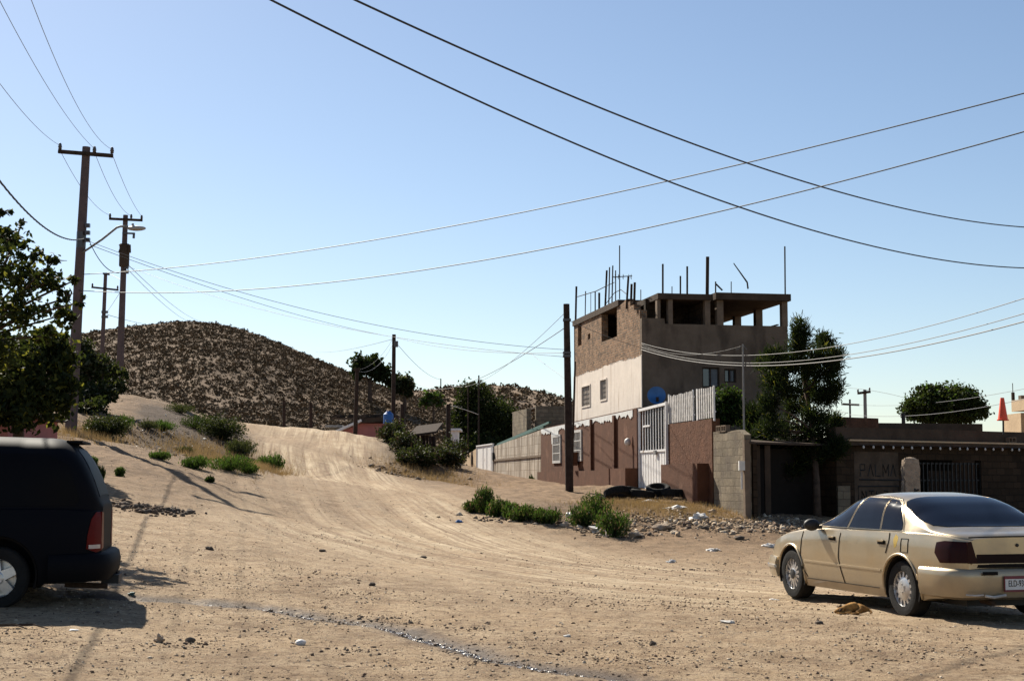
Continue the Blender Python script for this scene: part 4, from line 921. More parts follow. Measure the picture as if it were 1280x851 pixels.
# string of bulbs under the eave
t = thing('string_lights', 'string of small white bulbs hung under the eave of the low building', 'string lights', tuple(eP(0, -.3, 2.6)))
n = 24; mb = MB(); pts = [eP(e_of(1061)+(EL+1-e_of(1061))*i/(n*2), -.28, 2.66-.03*(i % 2)) for i in range(n*2+1)]; mb.tube(pts, .008, 4); mb.build('cord', M['cable'], t, world=True)
for i in range(n):
    p = pts[2*i+1]+ED*random.uniform(-.06, .06); mb = MB(); mb.lathe([(0, -.05), (.025, -.04), (.037, -.01), (.03, .02), (.012, .045), (0, .05)], p-Vector((0, 0, .05)), (0, 0, 1), 8); mb.build('bulb', M['plastic'], t, world=True, smooth=True)
# graffitied pillar
pp = on(1140.5, 41.0); t = thing('broken_pillar', 'broken pale concrete pillar with black graffiti before the barred opening', 'pillar', pp)
mb = MB(); zt = z_at(574, 41.0); n = 8; prof = []
for i in range(n+1):
    z = pp.z-.2+(zt-pp.z+.2)*i/n; w_ = .21*(1-.10*(i == n)); prof.append((z, w_+random.uniform(-.012, .012), random.uniform(-.012, .012)))
v = []
for z, w_, dx in prof:
    for a_, b2 in ((-1, -1), (1, -1), (1, 1), (-1, 1)): v.append((pp.x+dx+a_*w_, pp.y+b2*w_*.9, z))
f = [(i*4+k, i*4+(k+1) % 4, i*4+4+(k+1) % 4, i*4+4+k) for i in range(n) for k in range(4)]+[(n*4, n*4+1, n*4+2, n*4+3)]
mb.add(v, f); mb.blob((pp.x-.22, pp.y, pp.z+1.0), .16, 5, 2, .2, (.6, .8, 3.2)); mb.blob((pp.x, pp.y, zt), .19, 9, 2, .1, (1, .9, .35)); mb.build('shaft', M['stone'], t, world=True, ang=35)
mb = MB()
for pts in ([(-.1,0),(.1,.05),(-.05,.12),(.12,.2)], [(-.12,.1),(.12,.12)], [(0,-.1),(.02,.22)], [(-.1,-.08),(.1,-.1),(.1,0)]):
    mb.tube([(pp.x+.03+a_, pp.y-.205, pp.z+.95+b2*1.3) for a_, b2 in pts], .026, 4)
mb.build('graffiti', M['black'], t, world=True)
# recess under the pine: shaded walls and posts
rc = thing('shaded_lean_to', 'dark shaded lean-to with a tin roof behind the pine trunk', 'lean-to', (7.2, 42, .5))
q0 = SC+A*s7; mb = MB(); dB = (E0-Vector((q0.x, q0.y, 0))); Ld = dB.length; dB.normalize()
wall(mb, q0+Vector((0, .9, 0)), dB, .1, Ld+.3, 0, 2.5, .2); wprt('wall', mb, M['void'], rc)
mb = MB(); wall(mb, q0, A, .06, 1.0, 0, 2.62, .12); push(mb, .35); wprt('side_wall', mb, M['blockdark'], rc)
mb = MB(); a = q0+B*.1; b_ = E0; mb.add([(a.x, a.y-.1, 2.60), (b_.x, b_.y+.1, 2.60), (b_.x, b_.y+5, 2.9), (a.x+.2, a.y+5, 2.9), (a.x, a.y-.1, 2.66), (b_.x, b_.y+.1, 2.66), (b_.x, b_.y+5, 2.96), (a.x+.2, a.y+5, 2.96)], [(3,2,1,0),(4,5,6,7),(0,1,5,4),(1,2,6,5),(2,3,7,6),(3,0,4,7)]); wprt('roof', mb, M['darkconcrete'], rc)
for px in (944, 960):
    p = on(px, 41.2); mb = MB(); mb.box((p.x, p.y, (p.z-.3+2.58)/2), (.16 if px > 950 else .3, .16, 2.58-p.z+.3)); wprt('post', mb, M['darkconcrete'], rc)
mb = MB(); p = on(1055, 42.7); mb.box((p.x, p.y, p.z+.35), (.36, .2, 1.3)); tag(mb.build('block_stub', M['block'], loc=p), 'stub of sunlit block wall at the corner of the low building', 'wall stub')
# upper reddish parapet behind
t = thing('red_parapet_building', 'low reddish roof edge rising behind the low building', 'building', (W(1070, 530, 52).x, 52, 2))
mb = MB(); a = W(1040, 520.5, 52); b_ = W(1098, 522, 53.5); wall(mb, Vector((a.x, 52, 0)), (b_.x-a.x, 1.5), 0, (b_-a).length, .5, a.z, .25, zmap=None); wprt('wall', mb, M['brownrough'], t)
c_ = W(1098, 529, 53.5); mb = MB(); wall(mb, Vector((c_.x, 53.6, 0)), (1, .2), 0.01, 4.2, .5, z_at(529, 54), .25); wprt('wall', mb, M['darkconcrete'], t)
# pale balcony building at the right edge
t = thing('pale_balcony', 'pale concrete balcony jutting in at the right edge behind the cone', 'building', (W(1290, 530, 56).x, 56, 1.0))
a = W(1264, 498, 54.5); mb = MB()
mb.prism([(0, 0), (4, 0), (4, .72), (0, .38)][::-1] if False else [(0, .30), (4, .62), (4, -.05), (0, -.12)], 3.5, (a.x, a.y, a.z-.38), (1, 0, 0), (0, 0, 1)); wprt('slab', mb, M['cream'], t)
mb = MB(); a2 = W(1275, 515, 55.5); mb.box((a2.x+1.3, a2.y+1.5, 2.08), (2.2, 2, 4.2)); wprt('wall', mb, M['cream'], t)
mb = MB(); q = W(1266, 487, 55); mb.cyl((q.x, q.y, q.z-.5), (q.x, q.y, q.z+.25), .015, .015, 5); mb.box((q.x, q.y, q.z-.25), (.1, .1, .3)); wprt('bracket', mb, M['rust'], t)
mb = MB(); q = W(1283, 500, 55); mb.box((q.x, q.y, q.z), (.5, .3, .35)); wprt('planter', mb, M['concrete'], t)
# traffic cone on a rod
cb_ = W(1254, 537, 45.5); ct = W(1254, 497, 45.5); t = thing('traffic_cone', 'orange traffic cone stuck on a rod on the flat roof', 'traffic cone', cb_)
mb = MB(); mb.cyl(cb_-Vector((0, 0, .15)), W(1254, 520, 45.5), .03, .03, 8); mb.build('rod', M['black'], t, world=True)
z0 = W(1254, 525.5, 45.5).z; mb = MB(); mb.lathe([(0, ct.z-z0), (.055, ct.z-z0), (.06, ct.z-z0-.02), (.15, .04), (.18, .035), (.18, 0), (.13, 0), (.04, ct.z-z0-.05)], (cb_.x, cb_.y, z0), (0, 0, 1), 24); mb.build('cone', M['orange'], t, world=True, ang=40)
c = eP(e_of(1254), -.19, 2.805); d_ = math.atan2(ED.y, ED.x); mb = MB()
for off in (.0, .15): mb.box((c.x, c.y, c.z+off+.015), (.38, .13, .03), d_)
for e in (-.175, 0, .175): mb.box((c.x+ED.x*e, c.y+ED.y*e, c.z+.09), (.03, .128, .12), d_)
tag(mb.build('breeze_block', M['concrete'], loc=c), 'hollow block on the eave just under the orange cone', 'breeze block')

# ------------------------------------------------------------------ poles
def pole(name, label, px0, py0, px1, py1, D, r0, r1, m, base_z=None, group=None, part='shaft', cat='pole'):
    top = W(px1, py1, D)
    if base_z is None: b = on(px0, D)
    else: b = W(px0, py0, D); b.z = base_z
    t = thing(name, label, cat, b, group=group); mb = MB(); mb.tube([b-Vector((0, 0, .4)), b.lerp(top, .5), top], [r0, (r0+r1)/2, r1], 12)
    mb.build(part, m, t, world=True, smooth=True, ang=50); return t, b, top
def insulator(t, p, s=1.0):
    mb = MB(); mb.lathe([(0, -.1), (.025, -.1), (.025, 0), (.06, .01), (.045, .05), (.065, .07), (.05, .12), (.055, .14), (.03, .2), (0, .21)], p, (0, 0, 1), 10); mb.build('insulator', M['ins'], t, world=True, smooth=True)
def crossarm(t, a, b_, ws=.11):
    mb = MB(); mb.bar(a, b_, ws, ws); mb.build('crossarm', M['darkwood'], t, world=True)
D = 45
P1, b1, t1 = pole('utility_pole', 'nearest tall utility pole on the left mound carrying the lamp arm', 88, 541, 108, 184, D, .19, .125, M['poleconc'])
crossarm(P1, W(73, 189.5, D-.15), W(141, 195, D-.15)); i1 = [(75, 187), (118, 191), (140, 192)]
for q in i1: insulator(P1, W(q[0], q[1], D-.15))
mb = MB(); mb.cyl(W(102, 290, D-.0), W(101, 310, D), .15, .15, 12)
mb.build('bracket', M['ins'], P1, world=True)
for dy in (282, 291, 300): mb = MB(); mb.box(W(109.5, dy, D-.1), (.14, .12, .12)); mb.build('spool_insulator', M['ins'], P1, world=True)
mb = MB(); mb.tube([W(103, 316, D-.1), W(128, 299, D-.1), W(146, 284.5, D-.1), W(151, 283, D-.1), W(160, 283.3, D-.1)], .035, 8); arm = mb.build('lamp_arm', M['tin'], P1, world=True, smooth=True)
M['lampshell'] = mat('grey_lamp_housing', (.33, .32, .31), .5, .1, 5)
mb = MB(); c = W(170.5, 285.5, D-.1); mb.blob(c, .30, 2, 3, .0, (1, .42, .27)); mb.cyl(W(166, 283, D-.1), W(166, 279.5, D-.1), .04, .04, 8); mb.build('lamp_head', M['lampshell'], P1, world=True, smooth=True)
D = 69.5
P2, b2_, t2 = pole('utility_pole', 'second utility pole with a transformer drum on the left', 148, 492, 157, 269, D, .19, .12, M['poleconc'])
crossarm(P2, W(136.5, 273.5, D-.15), W(178, 275.5, D-.15)); i2 = [(137.5, 272), (164, 273), (177, 274)]
for q in i2: insulator(P2, W(q[0], q[1], D-.15))
mb = MB(); mb.lathe([(0, -.7), (.22, -.7), (.24, -.65), (.24, .3), (.28, .33), (.22, .4), (0, .42)], W(155.3, 323, D-.1)+Vector((0, 0, .3)), (0, 0, 1), 20); mb.cyl(W(162, 306, D-.3), W(162.3, 316, D-.3), .06, .06, 8); mb.cyl(W(149, 316, D-.3), W(150, 312, D-.3), .05, .05, 8)
mb.build('transformer', M['darkconcrete'], P2, world=True, ang=40)
mb = MB(); mb.bar(W(153, 291.5, D-.2), W(168, 292, D-.2), .08, .08); mb.cyl(W(167.5, 291, D-.2), W(167, 298, D-.2), .06, .06, 8)
mb.build('bracket', M['ins'], P2, world=True)
for dy in (328, 334, 340): mb = MB(); mb.box(W(158, dy, D-.1), (.2, .15, .15)); mb.build('spool_insulator', M['ins'], P2, world=True)
D = 92
P3, b3_, t3 = pole('utility_pole', 'third utility pole, smallest and farthest of the left row', 125, 470, 132, 342, D, .17, .11, M['poleconc'], base_z=4.0)
crossarm(P3, W(114.5, 359, D-.15), W(148, 362.5, D-.15)); 
for q in ((115.5, 358), (147, 361)): insulator(P3, W(q[0], q[1], D-.15))
mb = MB(); mb.bar(W(129, 342, D-.2), W(137, 343, D-.2), .12, .12)
mb.build('bracket', M['ins'], P3, world=True)
for dy in (390, 396): mb = MB(); mb.box(W(131, dy, D-.1), (.4, .15, .15)); mb.build('spool_insulator', M['ins'], P3, world=True)
N1, bn, tn = pole('utility_pole', 'dark timber pole standing before the brown wall, nearest the house', 712, 611, 708, 380, 49.5, .14, .105, M['pole'])
for y in (400, 441, 445): mb = MB(); mb.box(W(708.6, y, 49.4), (.27, .26, .08)); mb.build('bracket', M['ins'], N1, world=True)
# thin pole leaning behind it
pole('mast', 'thin dark rod standing just right of the timber pole', 714, 560, 719, 452, 55, .05, .035, M['rust'], base_z=1.3, part='shaft', cat='mast')
M1, bm1, tm1 = pole('utility_pole', 'tall dark timber pole at the road crest', 491.5, 530, 492.5, 418, 86, .14, .11, M['pole'], base_z=3.0)
mb = MB(); mb.box(W(495, 430, 85.8), (.25, .2, .35)); mb.build('bracket', M['ins'], M1, world=True)
M2, bm2, tm2 = pole('utility_pole', 'short dark timber pole in front of the pink house', 443.5, 541, 446.5, 460, 79, .125, .10, M['pole'])
mb = MB(); mb.bar(W(442, 462, 79), W(450, 461.5, 79), .15, .15); mb.build('crossarm', M['darkwood'], M2, world=True)
for px, y0, y1, D, r, lab in ((355, 500, 555, 100, .12, 'short post at the foot of the hill left of the other'), (388.5, 503, 555, 98, .13, 'short post at the foot of the hill behind the road crest'),
        (551, 473, 500, 160, .07, 'far thin post on the hill saddle'), (598.5, 469, 600, 95, .055, 'thin pale post rising in front of the evergreen'), (585, 483, 600, 95, .05, 'thinner post left of the one before the evergreen'),
        (560.5, 505, 560, 90, .16, 'dark post near the white sheet by the evergreen'), (503, 505, 545, 74, .12, 'dark snag pole beside the wooden shack')):
    pole('post', lab, px, y1, px, y0, D, r, r*.85, M['pole'], base_z=W(px, y1, D).z, cat='post')
t, b, tp = pole('metal_mast', 'slim pale metal mast behind the block wall corner', 930.5, 560, 928.5, 430, 41.8, .03, .025, M['tin'], base_z=.6, cat='mast')
mb = MB(); mb.bar(W(920, 438, 41.8), W(929, 431, 41.8), .02, .02); mb.bar(W(934, 437, 41.8), W(929, 431, 41.8), .02, .02); mb.build('bracket', M['ins'], t, world=True)
pole('metal_mast', 'short service mast against the right part of the grey house', 958, 505, 958.5, 445, 53.0, .035, .03, M['ins'], base_z=3.5, cat='mast')
t, b, tp = pole('utility_pole', 'far pale utility pole behind the low building', 1081.5, 525, 1081, 487, 95, .13, .11, M['tin'], base_z=2.0)
crossarm(t, W(1072, 491.5, 94.8), W(1088, 489.5, 94.8), .16)
for q in ((1072.5, 490), (1087, 488)): insulator(t, W(q[0], q[1], 94.8))
t, b, tp = pole('utility_pole', 'far thin pole with a single low crossarm left of the pale one', 1062.5, 525, 1062.3, 499, 105, .08, .07, M['ins'], base_z=2.0)
crossarm(t, W(1053, 505, 104.8), W(1074, 506, 104.8), .14)
pole('post', 'dark little post in front of the round tree', 1129.5, 530, 1129, 516, 60, .08, .08, M['black'], base_z=W(1129, 534, 60).z, cat='post')

# ------------------------------------------------------------------ wires
def wire(label, p0, D0, p1, D1, mid, r=.013, e0=0, e1=0, m='cable', group='overhead wires', name='overhead_wire'):
    A_ = W(p0[0], p0[1], D0); B_ = W(p1[0], p1[1], D1); lo, hi = 0., 1.
    inc = p1[0] > p0[0]
    for _ in range(40):
        t = (lo+hi)/2; q = proj(A_.lerp(B_, t))[0]
        if (q < mid[0]) == inc: lo = t
        else: hi = t
    P = A_.lerp(B_, t); zz = W(mid[0], mid[1], P.y).z; sag = (P.z-zz)/(4*t*(1-t))
    n = 44; T = np.linspace(-e0, 1+e1, n); pts = []
    for q in T:
        P = A_.lerp(B_, q) if 0 <= q <= 1 else A_+(B_-A_)*float(q); pts.append(P-Vector((0, 0, 4*sag*q*(1-q))))
    mb = MB(); mb.tube(pts, r*.72, 5); tag(mb.build(name, M[m], smooth=True, loc=pts[0]), label, 'wire', group)
wire('thick twisted cable falling from top centre-left to the right edge, lower of the two', (338, 0), 16, (1280, 335), 34, (830, 225), .019, .05, .12)
wire('thick twisted cable falling from top centre to the right edge, upper of the two', (443, 0), 16, (1280, 284), 34, (800, 155), .019, .05, .12)
wire('black cable rising from the first pole to the upper right edge, upper of the two', (104, 343), 44.9, (1280, 117), 22, (837, 226), .016, 0, .2)
wire('black cable rising from the first pole to the upper right edge, lower of the two', (98, 363), 44.9, (1280, 165), 22, (800, 287), .016, 0, .2)
wire('leftmost thin wire from the top-left sky to the first pole crossarm', (0, 105), 26, (75, 182), 44.8, (45, 158), .009, .4, 0, 'wire')
wire('middle thin wire from the top-left corner to the first pole crossarm', (0, 2), 24, (118, 186), 44.8, (62, 112), .009, .3, 0, 'wire')
wire('right thin wire from the top-left sky to the first pole crossarm', (39, 0), 24, (140, 187), 44.8, (82, 102), .009, .3, 0, 'wire')
wire('left wire sagging between the first and second pole crossarms', (75, 188), 44.8, (137.5, 269), 69.3, (112, 248), .012, m='wire')
wire('middle wire sagging between the first and second pole crossarms', (118, 190), 44.8, (164, 270), 69.3, (138, 236), .012, m='wire')
wire('right wire sagging between the first and second pole crossarms', (140, 192), 44.8, (177, 270), 69.3, (156, 232), .012, m='wire')
pa, pb = Vector((-13.3, 44.9, 9.1)), Vector((-3.8, .5, 9.0)); mb = MB(); tw = []
for i in range(181):
    q = i/180; p = pa.lerp(pb, q); p.z -= 4*2.15*q*(1-q); tw.append(p)
for ph in (0, 2.09, 4.19): mb.tube([p+Vector((math.cos(i*.9+ph), 0, math.sin(i*.9+ph)))*.011 for i, p in enumerate(tw)], .011, 5)
tag(mb.build('overhead_wire', M['cable'], smooth=True, loc=pa), 'black twisted cable passing behind the leafy tree from the left edge to the first pole', 'wire', 'overhead wires')
wire('short slack loop hanging from the first pole to the crossing cable', (111, 300), 44.8, (149, 341), 43.5, (127, 328), .018)
wire('wire from the first pole to the timber pole by the house, topmost of its bundle', (112, 302), 44.8, (707, 437), 49.4, (400, 391), .011, m='wire')
wire('wire from the first pole to the crest pole, below the topmost one', (112, 306), 44.8, (491, 421), 85.9, (400, 401), .013)
wire('wire continuing from the crest pole to the timber pole by the house', (493, 421), 85.9, (707, 441), 49.4, (640, 441), .013)
wire('faint lower wire spanning from the second pole to the timber pole by the house', (157, 332), 69.3, (707, 446), 49.4, (420, 408), .011, m='wire')
wire('wire from the second pole dropping behind the round hill, upper of two', (157, 328), 69.3, (256, 402), 225, (200, 368), .02, m='wire')
wire('wire from the second pole dropping behind the round hill, lower of two', (157, 334), 69.3, (246, 404), 225, (200, 376), .02, m='wire')
wire('short wire from the second pole down to the third pole', (152, 362), 69.4, (133, 391), 91.9, (142, 378), .016, m='wire')
wire('wire from the third pole down to the hill brow', (133, 393), 91.9, (182, 405), 214, (158, 400), .03, m='wire')
wire('wire from the third pole top to the second pole', (137, 343), 91.9, (155, 352), 69.4, (146, 347), .02, m='wire')
wire('wire from the crest pole sloping down left over the hill', (490, 424), 85.9, (395, 440), 190, (440, 436), .02, m='wire')
wire('wire from the crest pole down to the short pole, upper of two', (490, 425), 85.9, (448, 462), 79, (474, 447), .012)
wire('wire from the crest pole down to the short pole, lower of two', (491, 430), 85.9, (448, 464), 79, (476, 453), .012, m='wire')
wire('slack wire from the crest pole to the far post on the saddle', (495, 428), 85.9, (551, 474), 159.9, (525, 460), .02, m='wire')
wire('wire from the hill saddle over the evergreen up to the timber pole, black', (514, 475), 170, (707, 409), 49.4, (610, 468), .02)
wire('thin wire from the hill saddle up to the top of the timber pole', (551, 474), 159.9, (707, 390), 49.4, (650, 443), .013, m='wire')
wire('thin wire dropping from the wire bundle to the house side', (662, 441), 62, (707, 474), 52, (685, 458), .011, m='wire')
wire('pale wire sagging from the dark post to the thin pale post', (561, 506), 89.9, (598, 518), 94.9, (578, 511), .022, m='plastic')
wire('pale cable sagging from the house corner to the right edge, lowest of three', (802, 437), 53.8, (1280, 402), 26, (985, 456), .017, .0, .12, m='galv')
wire('pale cable sagging from the house corner to the right edge, middle of three', (802, 434), 53.8, (1280, 392), 26, (985, 452), .012, .0, .12, m='galv')
wire('thin cable sagging from the house corner to the right edge, topmost of three', (802, 429), 53.8, (1280, 373), 26, (960, 443), .012, .0, .12, m='galv')
wire('pale wire from the timber pole to the house corner', (710, 400), 49.5, (802, 435), 53.8, (760, 421), .013, m='galv')
wire('thin wire from the metal mast to the house corner', (928, 432), 41.8, (802, 431), 53.8, (870, 443), .008, m='galv')
wire('pale wire from the service mast dropping through the pine, upper', (959, 484), 52.9, (1060, 516), 47, (1010, 505), .012, .0, 0, m='galv')
wire('pale wire from the service mast dropping through the pine, lower', (959, 485), 52.9, (1050, 521), 46, (1005, 510), .015, .0, 0, m='galv')
wire('far wire crossing before the round tree, upper', (1062, 505), 104, (1280, 486), 60, (1170, 503), .014, 0, .1, m='wire')
wire('far wire crossing before the round tree, lower', (1062, 518), 70, (1260, 503), 50, (1170, 517), .013, 0, .1, m='wire')
wire('faint far wire from behind the pine down to the round tree', (1050, 484), 90, (1135, 498), 85, (1095, 489), .014, 0, 0, m='wire')

# ------------------------------------------------------------------ far houses, shack, tank
def simple_house(name, label, px0, px1, py0, py1, D, depth, mw, mr, tilt=0, cat='house', over=.2):
    a = W(px0, py1, D); b_ = W(px1, py1, D); zt = W(px0, py0, D).z; t = thing(name, label, cat, (a.x, D, a.z-.6))
    mb = MB(); mb.box(((a.x+b_.x)/2, D+depth/2, (a.z-1+zt)/2), (b_.x-a.x, depth, zt-a.z+1)); mb.build('wall', mw, t, world=True)
    mb = MB(); v = []
    for z in (0, .14):
        for x, y in ((a.x-over, D-over), (b_.x+over, D-over), (b_.x+over, D+depth+over), (a.x-over, D+depth+over)): v.append((x, y, zt+z+tilt*(x-a.x)))
    mb.add(v, [(3,2,1,0),(4,5,6,7),(0,1,5,4),(1,2,6,5),(2,3,7,6),(3,0,4,7)]); mb.build('roof', mr, t, world=True); return t
t = thing('pink_house', 'low pink house with a dark roof beyond the road crest', 'house', (W(418, 545, 88).x, 88, 2.5))
x0, x1 = W(424, 545, 88).x, W(486, 545, 88).x; zt = W(440, 529, 88).z; mb = MB(); mb.prism([(x0, 2.5), (x1, 2.5), (x1, zt), (x0+1.3, zt), (x0, zt-.55)], 5, (0, 93, 0), (1, 0, 0), (0, 0, 1)); mb.build('wall', M['pinkwall'], t, world=True)
mb = MB(); mb.bar((x0-.9, 89.5, zt-.85), (x0+1.4, 89.5, zt+.16), 4.5, .14); mb.build('roof_verge', M['whitemetal'], t, world=True)
mb = MB(); mb.bar((x0+1.4, 90.5, zt+.14), (x1+.6, 90.5, zt+.3), 6, .28); mb.build('roof', M['darkconcrete'], t, world=True)
simple_house('low_annex', 'small grey annex left of the pink house', 411, 424, 534, 545, 90, 3, M['block'], M['tin'], cat='shed')
for px, h_, lab in ((432, 5, 'leftmost heap of scrap on the pink house roof'), (462, 7, 'right heap of scrap on the pink house roof')):
    p = W(px, 527, 90); mb = MB(); mb.box((p.x, p.y, zt+.37), (1.7, 1.1, .08))
    for k in range(14): mb.box((p.x+random.uniform(-.7, .7), p.y+random.uniform(-.5, .5), zt+.40+random.uniform(0, .12)), (random.uniform(.2, .6), .3, random.uniform(.1, .25)), random.random()*3, random.uniform(-.3, .3))
    tag(mb.build('scrap_heap', M['darkwood'], loc=p), lab, 'scrap')
p = W(485.5, 522, 84); t = thing('water_tank', 'bright blue water tank beside the tall pole at the crest', 'water tank', (p.x, p.y, p.z-.45)); mb = MB()
mb.lathe([(0, -.36), (.28, -.36), (.30, -.3), (.285, -.1), (.30, 0), (.285, .12), (.29, .2), (.14, .34), (.12, .38), (0, .39)], p, (0, 0, 1), 20); M['tankblue'] = mat('blue_tank_plastic', (.012, .10, .34), .6, .08, 4); mb.build('tank', M['tankblue'], t, world=True, smooth=True, ang=50)
mb = MB(); mb.box((p.x, p.y, p.z-1.0), (.7, .7, 1.1)); mb.build('stand', M['darkconcrete'], t, world=True)
t = thing('wooden_shack', 'tumbledown grey wooden shack in the thicket right of the road', 'shack', W(530, 575, 68)); D = 68
mb = MB()
for i in range(9):
    p = W(513+i*3.6, 578, D); q = W(513+i*3.6+random.uniform(-1, 1), 544+random.uniform(-1, 1.5), D); mb.bar(p, q, .12, .05, (0, 1, 0))
mb.build('wall', M['pole'], t, world=True)
mb = MB(); a = W(511, 546, D-.5); b_ = W(545, 541.5, D-.5); v = [a, b_, b_+Vector((.2, 2.5, .5)), a+Vector((.2, 2.5, .5))]; v += [q+Vector((0, 0, .1)) for q in v]; mb.add(v, [(3,2,1,0),(4,5,6,7),(0,1,5,4),(1,2,6,5),(2,3,7,6),(3,0,4,7)]); mb.build('roof', M['darkwood'], t, world=True)
for px in (543, 538): mb = MB(); mb.cyl(W(px, 575, D-.5), W(px, 545, D-.5), .07, .06, 7); mb.build('post', M['pole'], t, world=True)
p = W(566, 540, 95); t = simple_house('white_shed', 'tiny white roofed shed far behind the thicket', 562, 572, 538, 546, 95, 3, M['whitemetal'], M['whitemetal'], cat='shed')
simple_house('pink_wall_house', 'pinkish wall glimpsed at the left edge above the van', -90, 9, 520, 560, 36.5, 4, M['pinkwall'], M['darkconcrete'])

# ------------------------------------------------------------------ tyres, rubble, litter
def old_tyre(label, px, D, r, tilt, yaw, dz=0, grp='old tyres heaped before the barred gate'):
    p = on(px, D); w_ = r*.33; prof = []
    for k in range(16):
        q = 2*math.pi*k/16; cx = math.cos(q); sx = math.sin(q); prof.append((r*.80+r*.20*np.sign(cx)*abs(cx)**.7, w_*np.sign(sx)*abs(sx)**.7))
    ax = Vector((math.sin(tilt)*math.cos(yaw), math.sin(tilt)*math.sin(yaw), math.cos(tilt))); c = p+Vector((0, 0, w_*math.cos(tilt)+r*abs(math.sin(tilt))*.92+dz))
    mb = MB(); mb.lathe(prof, c, ax, 28, closed=True)
    for k in range(28):
        q = 2*math.pi*k/28; a = ax.cross(Vector((0, 1, .01))).normalized(); b_ = ax.cross(a); d = a*math.cos(q)+b_*math.sin(q)
        mb.bar(c+d*r*.985-ax*w_*.7, c+d*r*.985+ax*w_*.7, .035*r/.33, .03, d)
    tag(mb.build('old_tyre', M['rubber'], smooth=True, ang=35, loc=p), label, 'tyre', grp)
old_tyre('leftmost old tyre of the heap, lying tilted in the grass', 771, 45.4, .40, .35, 2.0)
old_tyre('second old tyre from the left, half sunk behind weeds', 788, 46.2, .36, .25, 1.0)
old_tyre('third old tyre, lying flat before the gate', 803, 45.3, .38, .15, 0)
old_tyre('largest old tyre, lying tilted right in front of the barred gate', 823, 46.0, .38, .32, 4.6)
old_tyre('rightmost old tyre, lying flat by the brown ledge', 842, 45.2, .36, .06, 0)
old_tyre('small old tyre sunk in the ground left of the heap', 752, 45.5, .33, .1, 0, -.12)

def stones(name, label, spots, mats, cat, n, smin, smax, lift=.3, seed=1):
    rr = np.random.default_rng(seed); Pn = []; Sn = []
    for px, D, wpx, dd, wt in spots:
        k = int(n*wt); X = (px-640)/FPX*D+rr.normal(size=k)*wpx*D/FPX*.5; Y = D+rr.normal(size=k)*dd*.5
        Pn.append(np.stack([X, Y, gz(X, Y)], 1)); Sn.append(smin+(smax-smin)*rr.random(k)**5)
    P = np.concatenate(Pn); S = np.concatenate(Sn); base = np.array([(1,0,0),(-1,0,0),(0,1,0),(0,-1,0),(0,0,1),(0,0,-1),(.6,.6,.5),(-.6,-.5,.5)])
    k = len(P); q = rr.normal(size=(k, 3, 3)); Q, _ = np.linalg.qr(q); sc3 = rr.uniform(.3, 1.5, (k, 1, 3))
    base = base[:6]; V = np.einsum('vj,kij->kvi', base, Q)*sc3*rr.uniform(.75, 1.25, (k, 6, 1)); V[..., 2] *= .75
    V = V*S[:, None, None]*.5+P[:, None, :]+np.array([0, 0, 1])*S[:, None, None]*lift*.5
    F0 = np.array([(0,2,4),(2,1,4),(1,3,4),(3,0,4),(2,0,5),(1,2,5),(3,1,5),(0,3,5)]); F = (F0[None]+(np.arange(k)*6)[:, None, None]).reshape(-1, 3)
    mi = np.repeat(rr.integers(0, len(mats), k), 8)
    tag(mesh_np(name, V.reshape(-1, 3), F, mats, mi=mi), label, cat, kind='stuff')
M['peb'] = mat('pebble', (.33, .245, .165), .95, .25, 8); M['pebd'] = mat('dark_pebble', (.13, .09, .065), .95, .25, 8); M['pebl'] = mat('light_pebble', (.50, .41, .31), .95, .2, 8)
def peb_spots(n):
    rr = np.random.default_rng(3); out = []
    for _ in range(n):
        D = 9.5*math.exp(rr.random()*1.6); px = rr.uniform(-30, 1310); out.append((px, D, rr.uniform(60, 260), D*.07, 1/n))
    return out
stones('gravel', 'loose pebbles and clods strewn over the dirt ground', peb_spots(260), [M['peb'], M['peb'], M['pebd'], M['pebd'], M['pebl']], 'gravel', 46000, .008, .040, .2, 2)
stones('gravel', 'tiny grit over the nearest dirt', [(px, D, 200, 1.6, 1/40) for px in range(40, 1280, 160) for D in (10.8, 12, 13.5, 15.5, 18)], [M['peb'], M['peb'], M['pebd'], M['pebl']], 'gravel', 26000, .004, .016, .2, 12)
stones('rubble', 'broken stone and rubble in front of the walls and lean-to', [(860, 38.6, 90, 2.2, .2), (900, 37.5, 80, 1.6, .12), (950, 38.2, 60, 1.8, .16), (1000, 39.0, 60, 1.8, .2), (820, 38, 60, 2, .12), (700, 37.2, 110, .9, .12), (760, 36, 60, 1, .08)],
       [M['peb'], M['pebd'], M['darkstone'], M['pebd'], M['peb'], M['pebl']], 'rubble', 6500, .02, .21, .1, 4)
stones('dirt_clods', 'ridge of dark earth clods on the slope behind the van', [(150, 29.8, 26, .35, .2), (175, 30.2, 30, .35, .3), (205, 30.0, 30, .3, .3), (225, 30.2, 20, .25, .2), (190, 29.0, 60, .5, .1)], [M['darkstone'], M['pebd']], 'clods', 420, .05, .20, .3, 6)
stones('rubble', 'broken slabs and stones at the foot of the thicket bank', [(490, 60, 50, 3, .4), (525, 60, 60, 2.5, .4), (505, 58, 30, 2, .2)], [M['peb'], M['darkstone'], M['pebd']], 'rubble', 420, .05, .34, .05, 8)
stones('rubble', 'pale stones and litter on the dark bank of the mound', [(225, 51, 80, 6, .5), (325, 47, 40, 4, .5)], [M['stone'], M['pebl'], M['plastic']], 'rubble', 130, .03, .20, .3, 9)
stones('dirt_clods', 'dark clods and stones over the dark bank of the left mound', [(215, 51, 60, 7, .4), (260, 50, 60, 6, .4), (170, 48, 50, 5, .2)], [M['darkstone'], M['pebd'], M['peb']], 'clods', 1500, .03, .16, .1, 19)
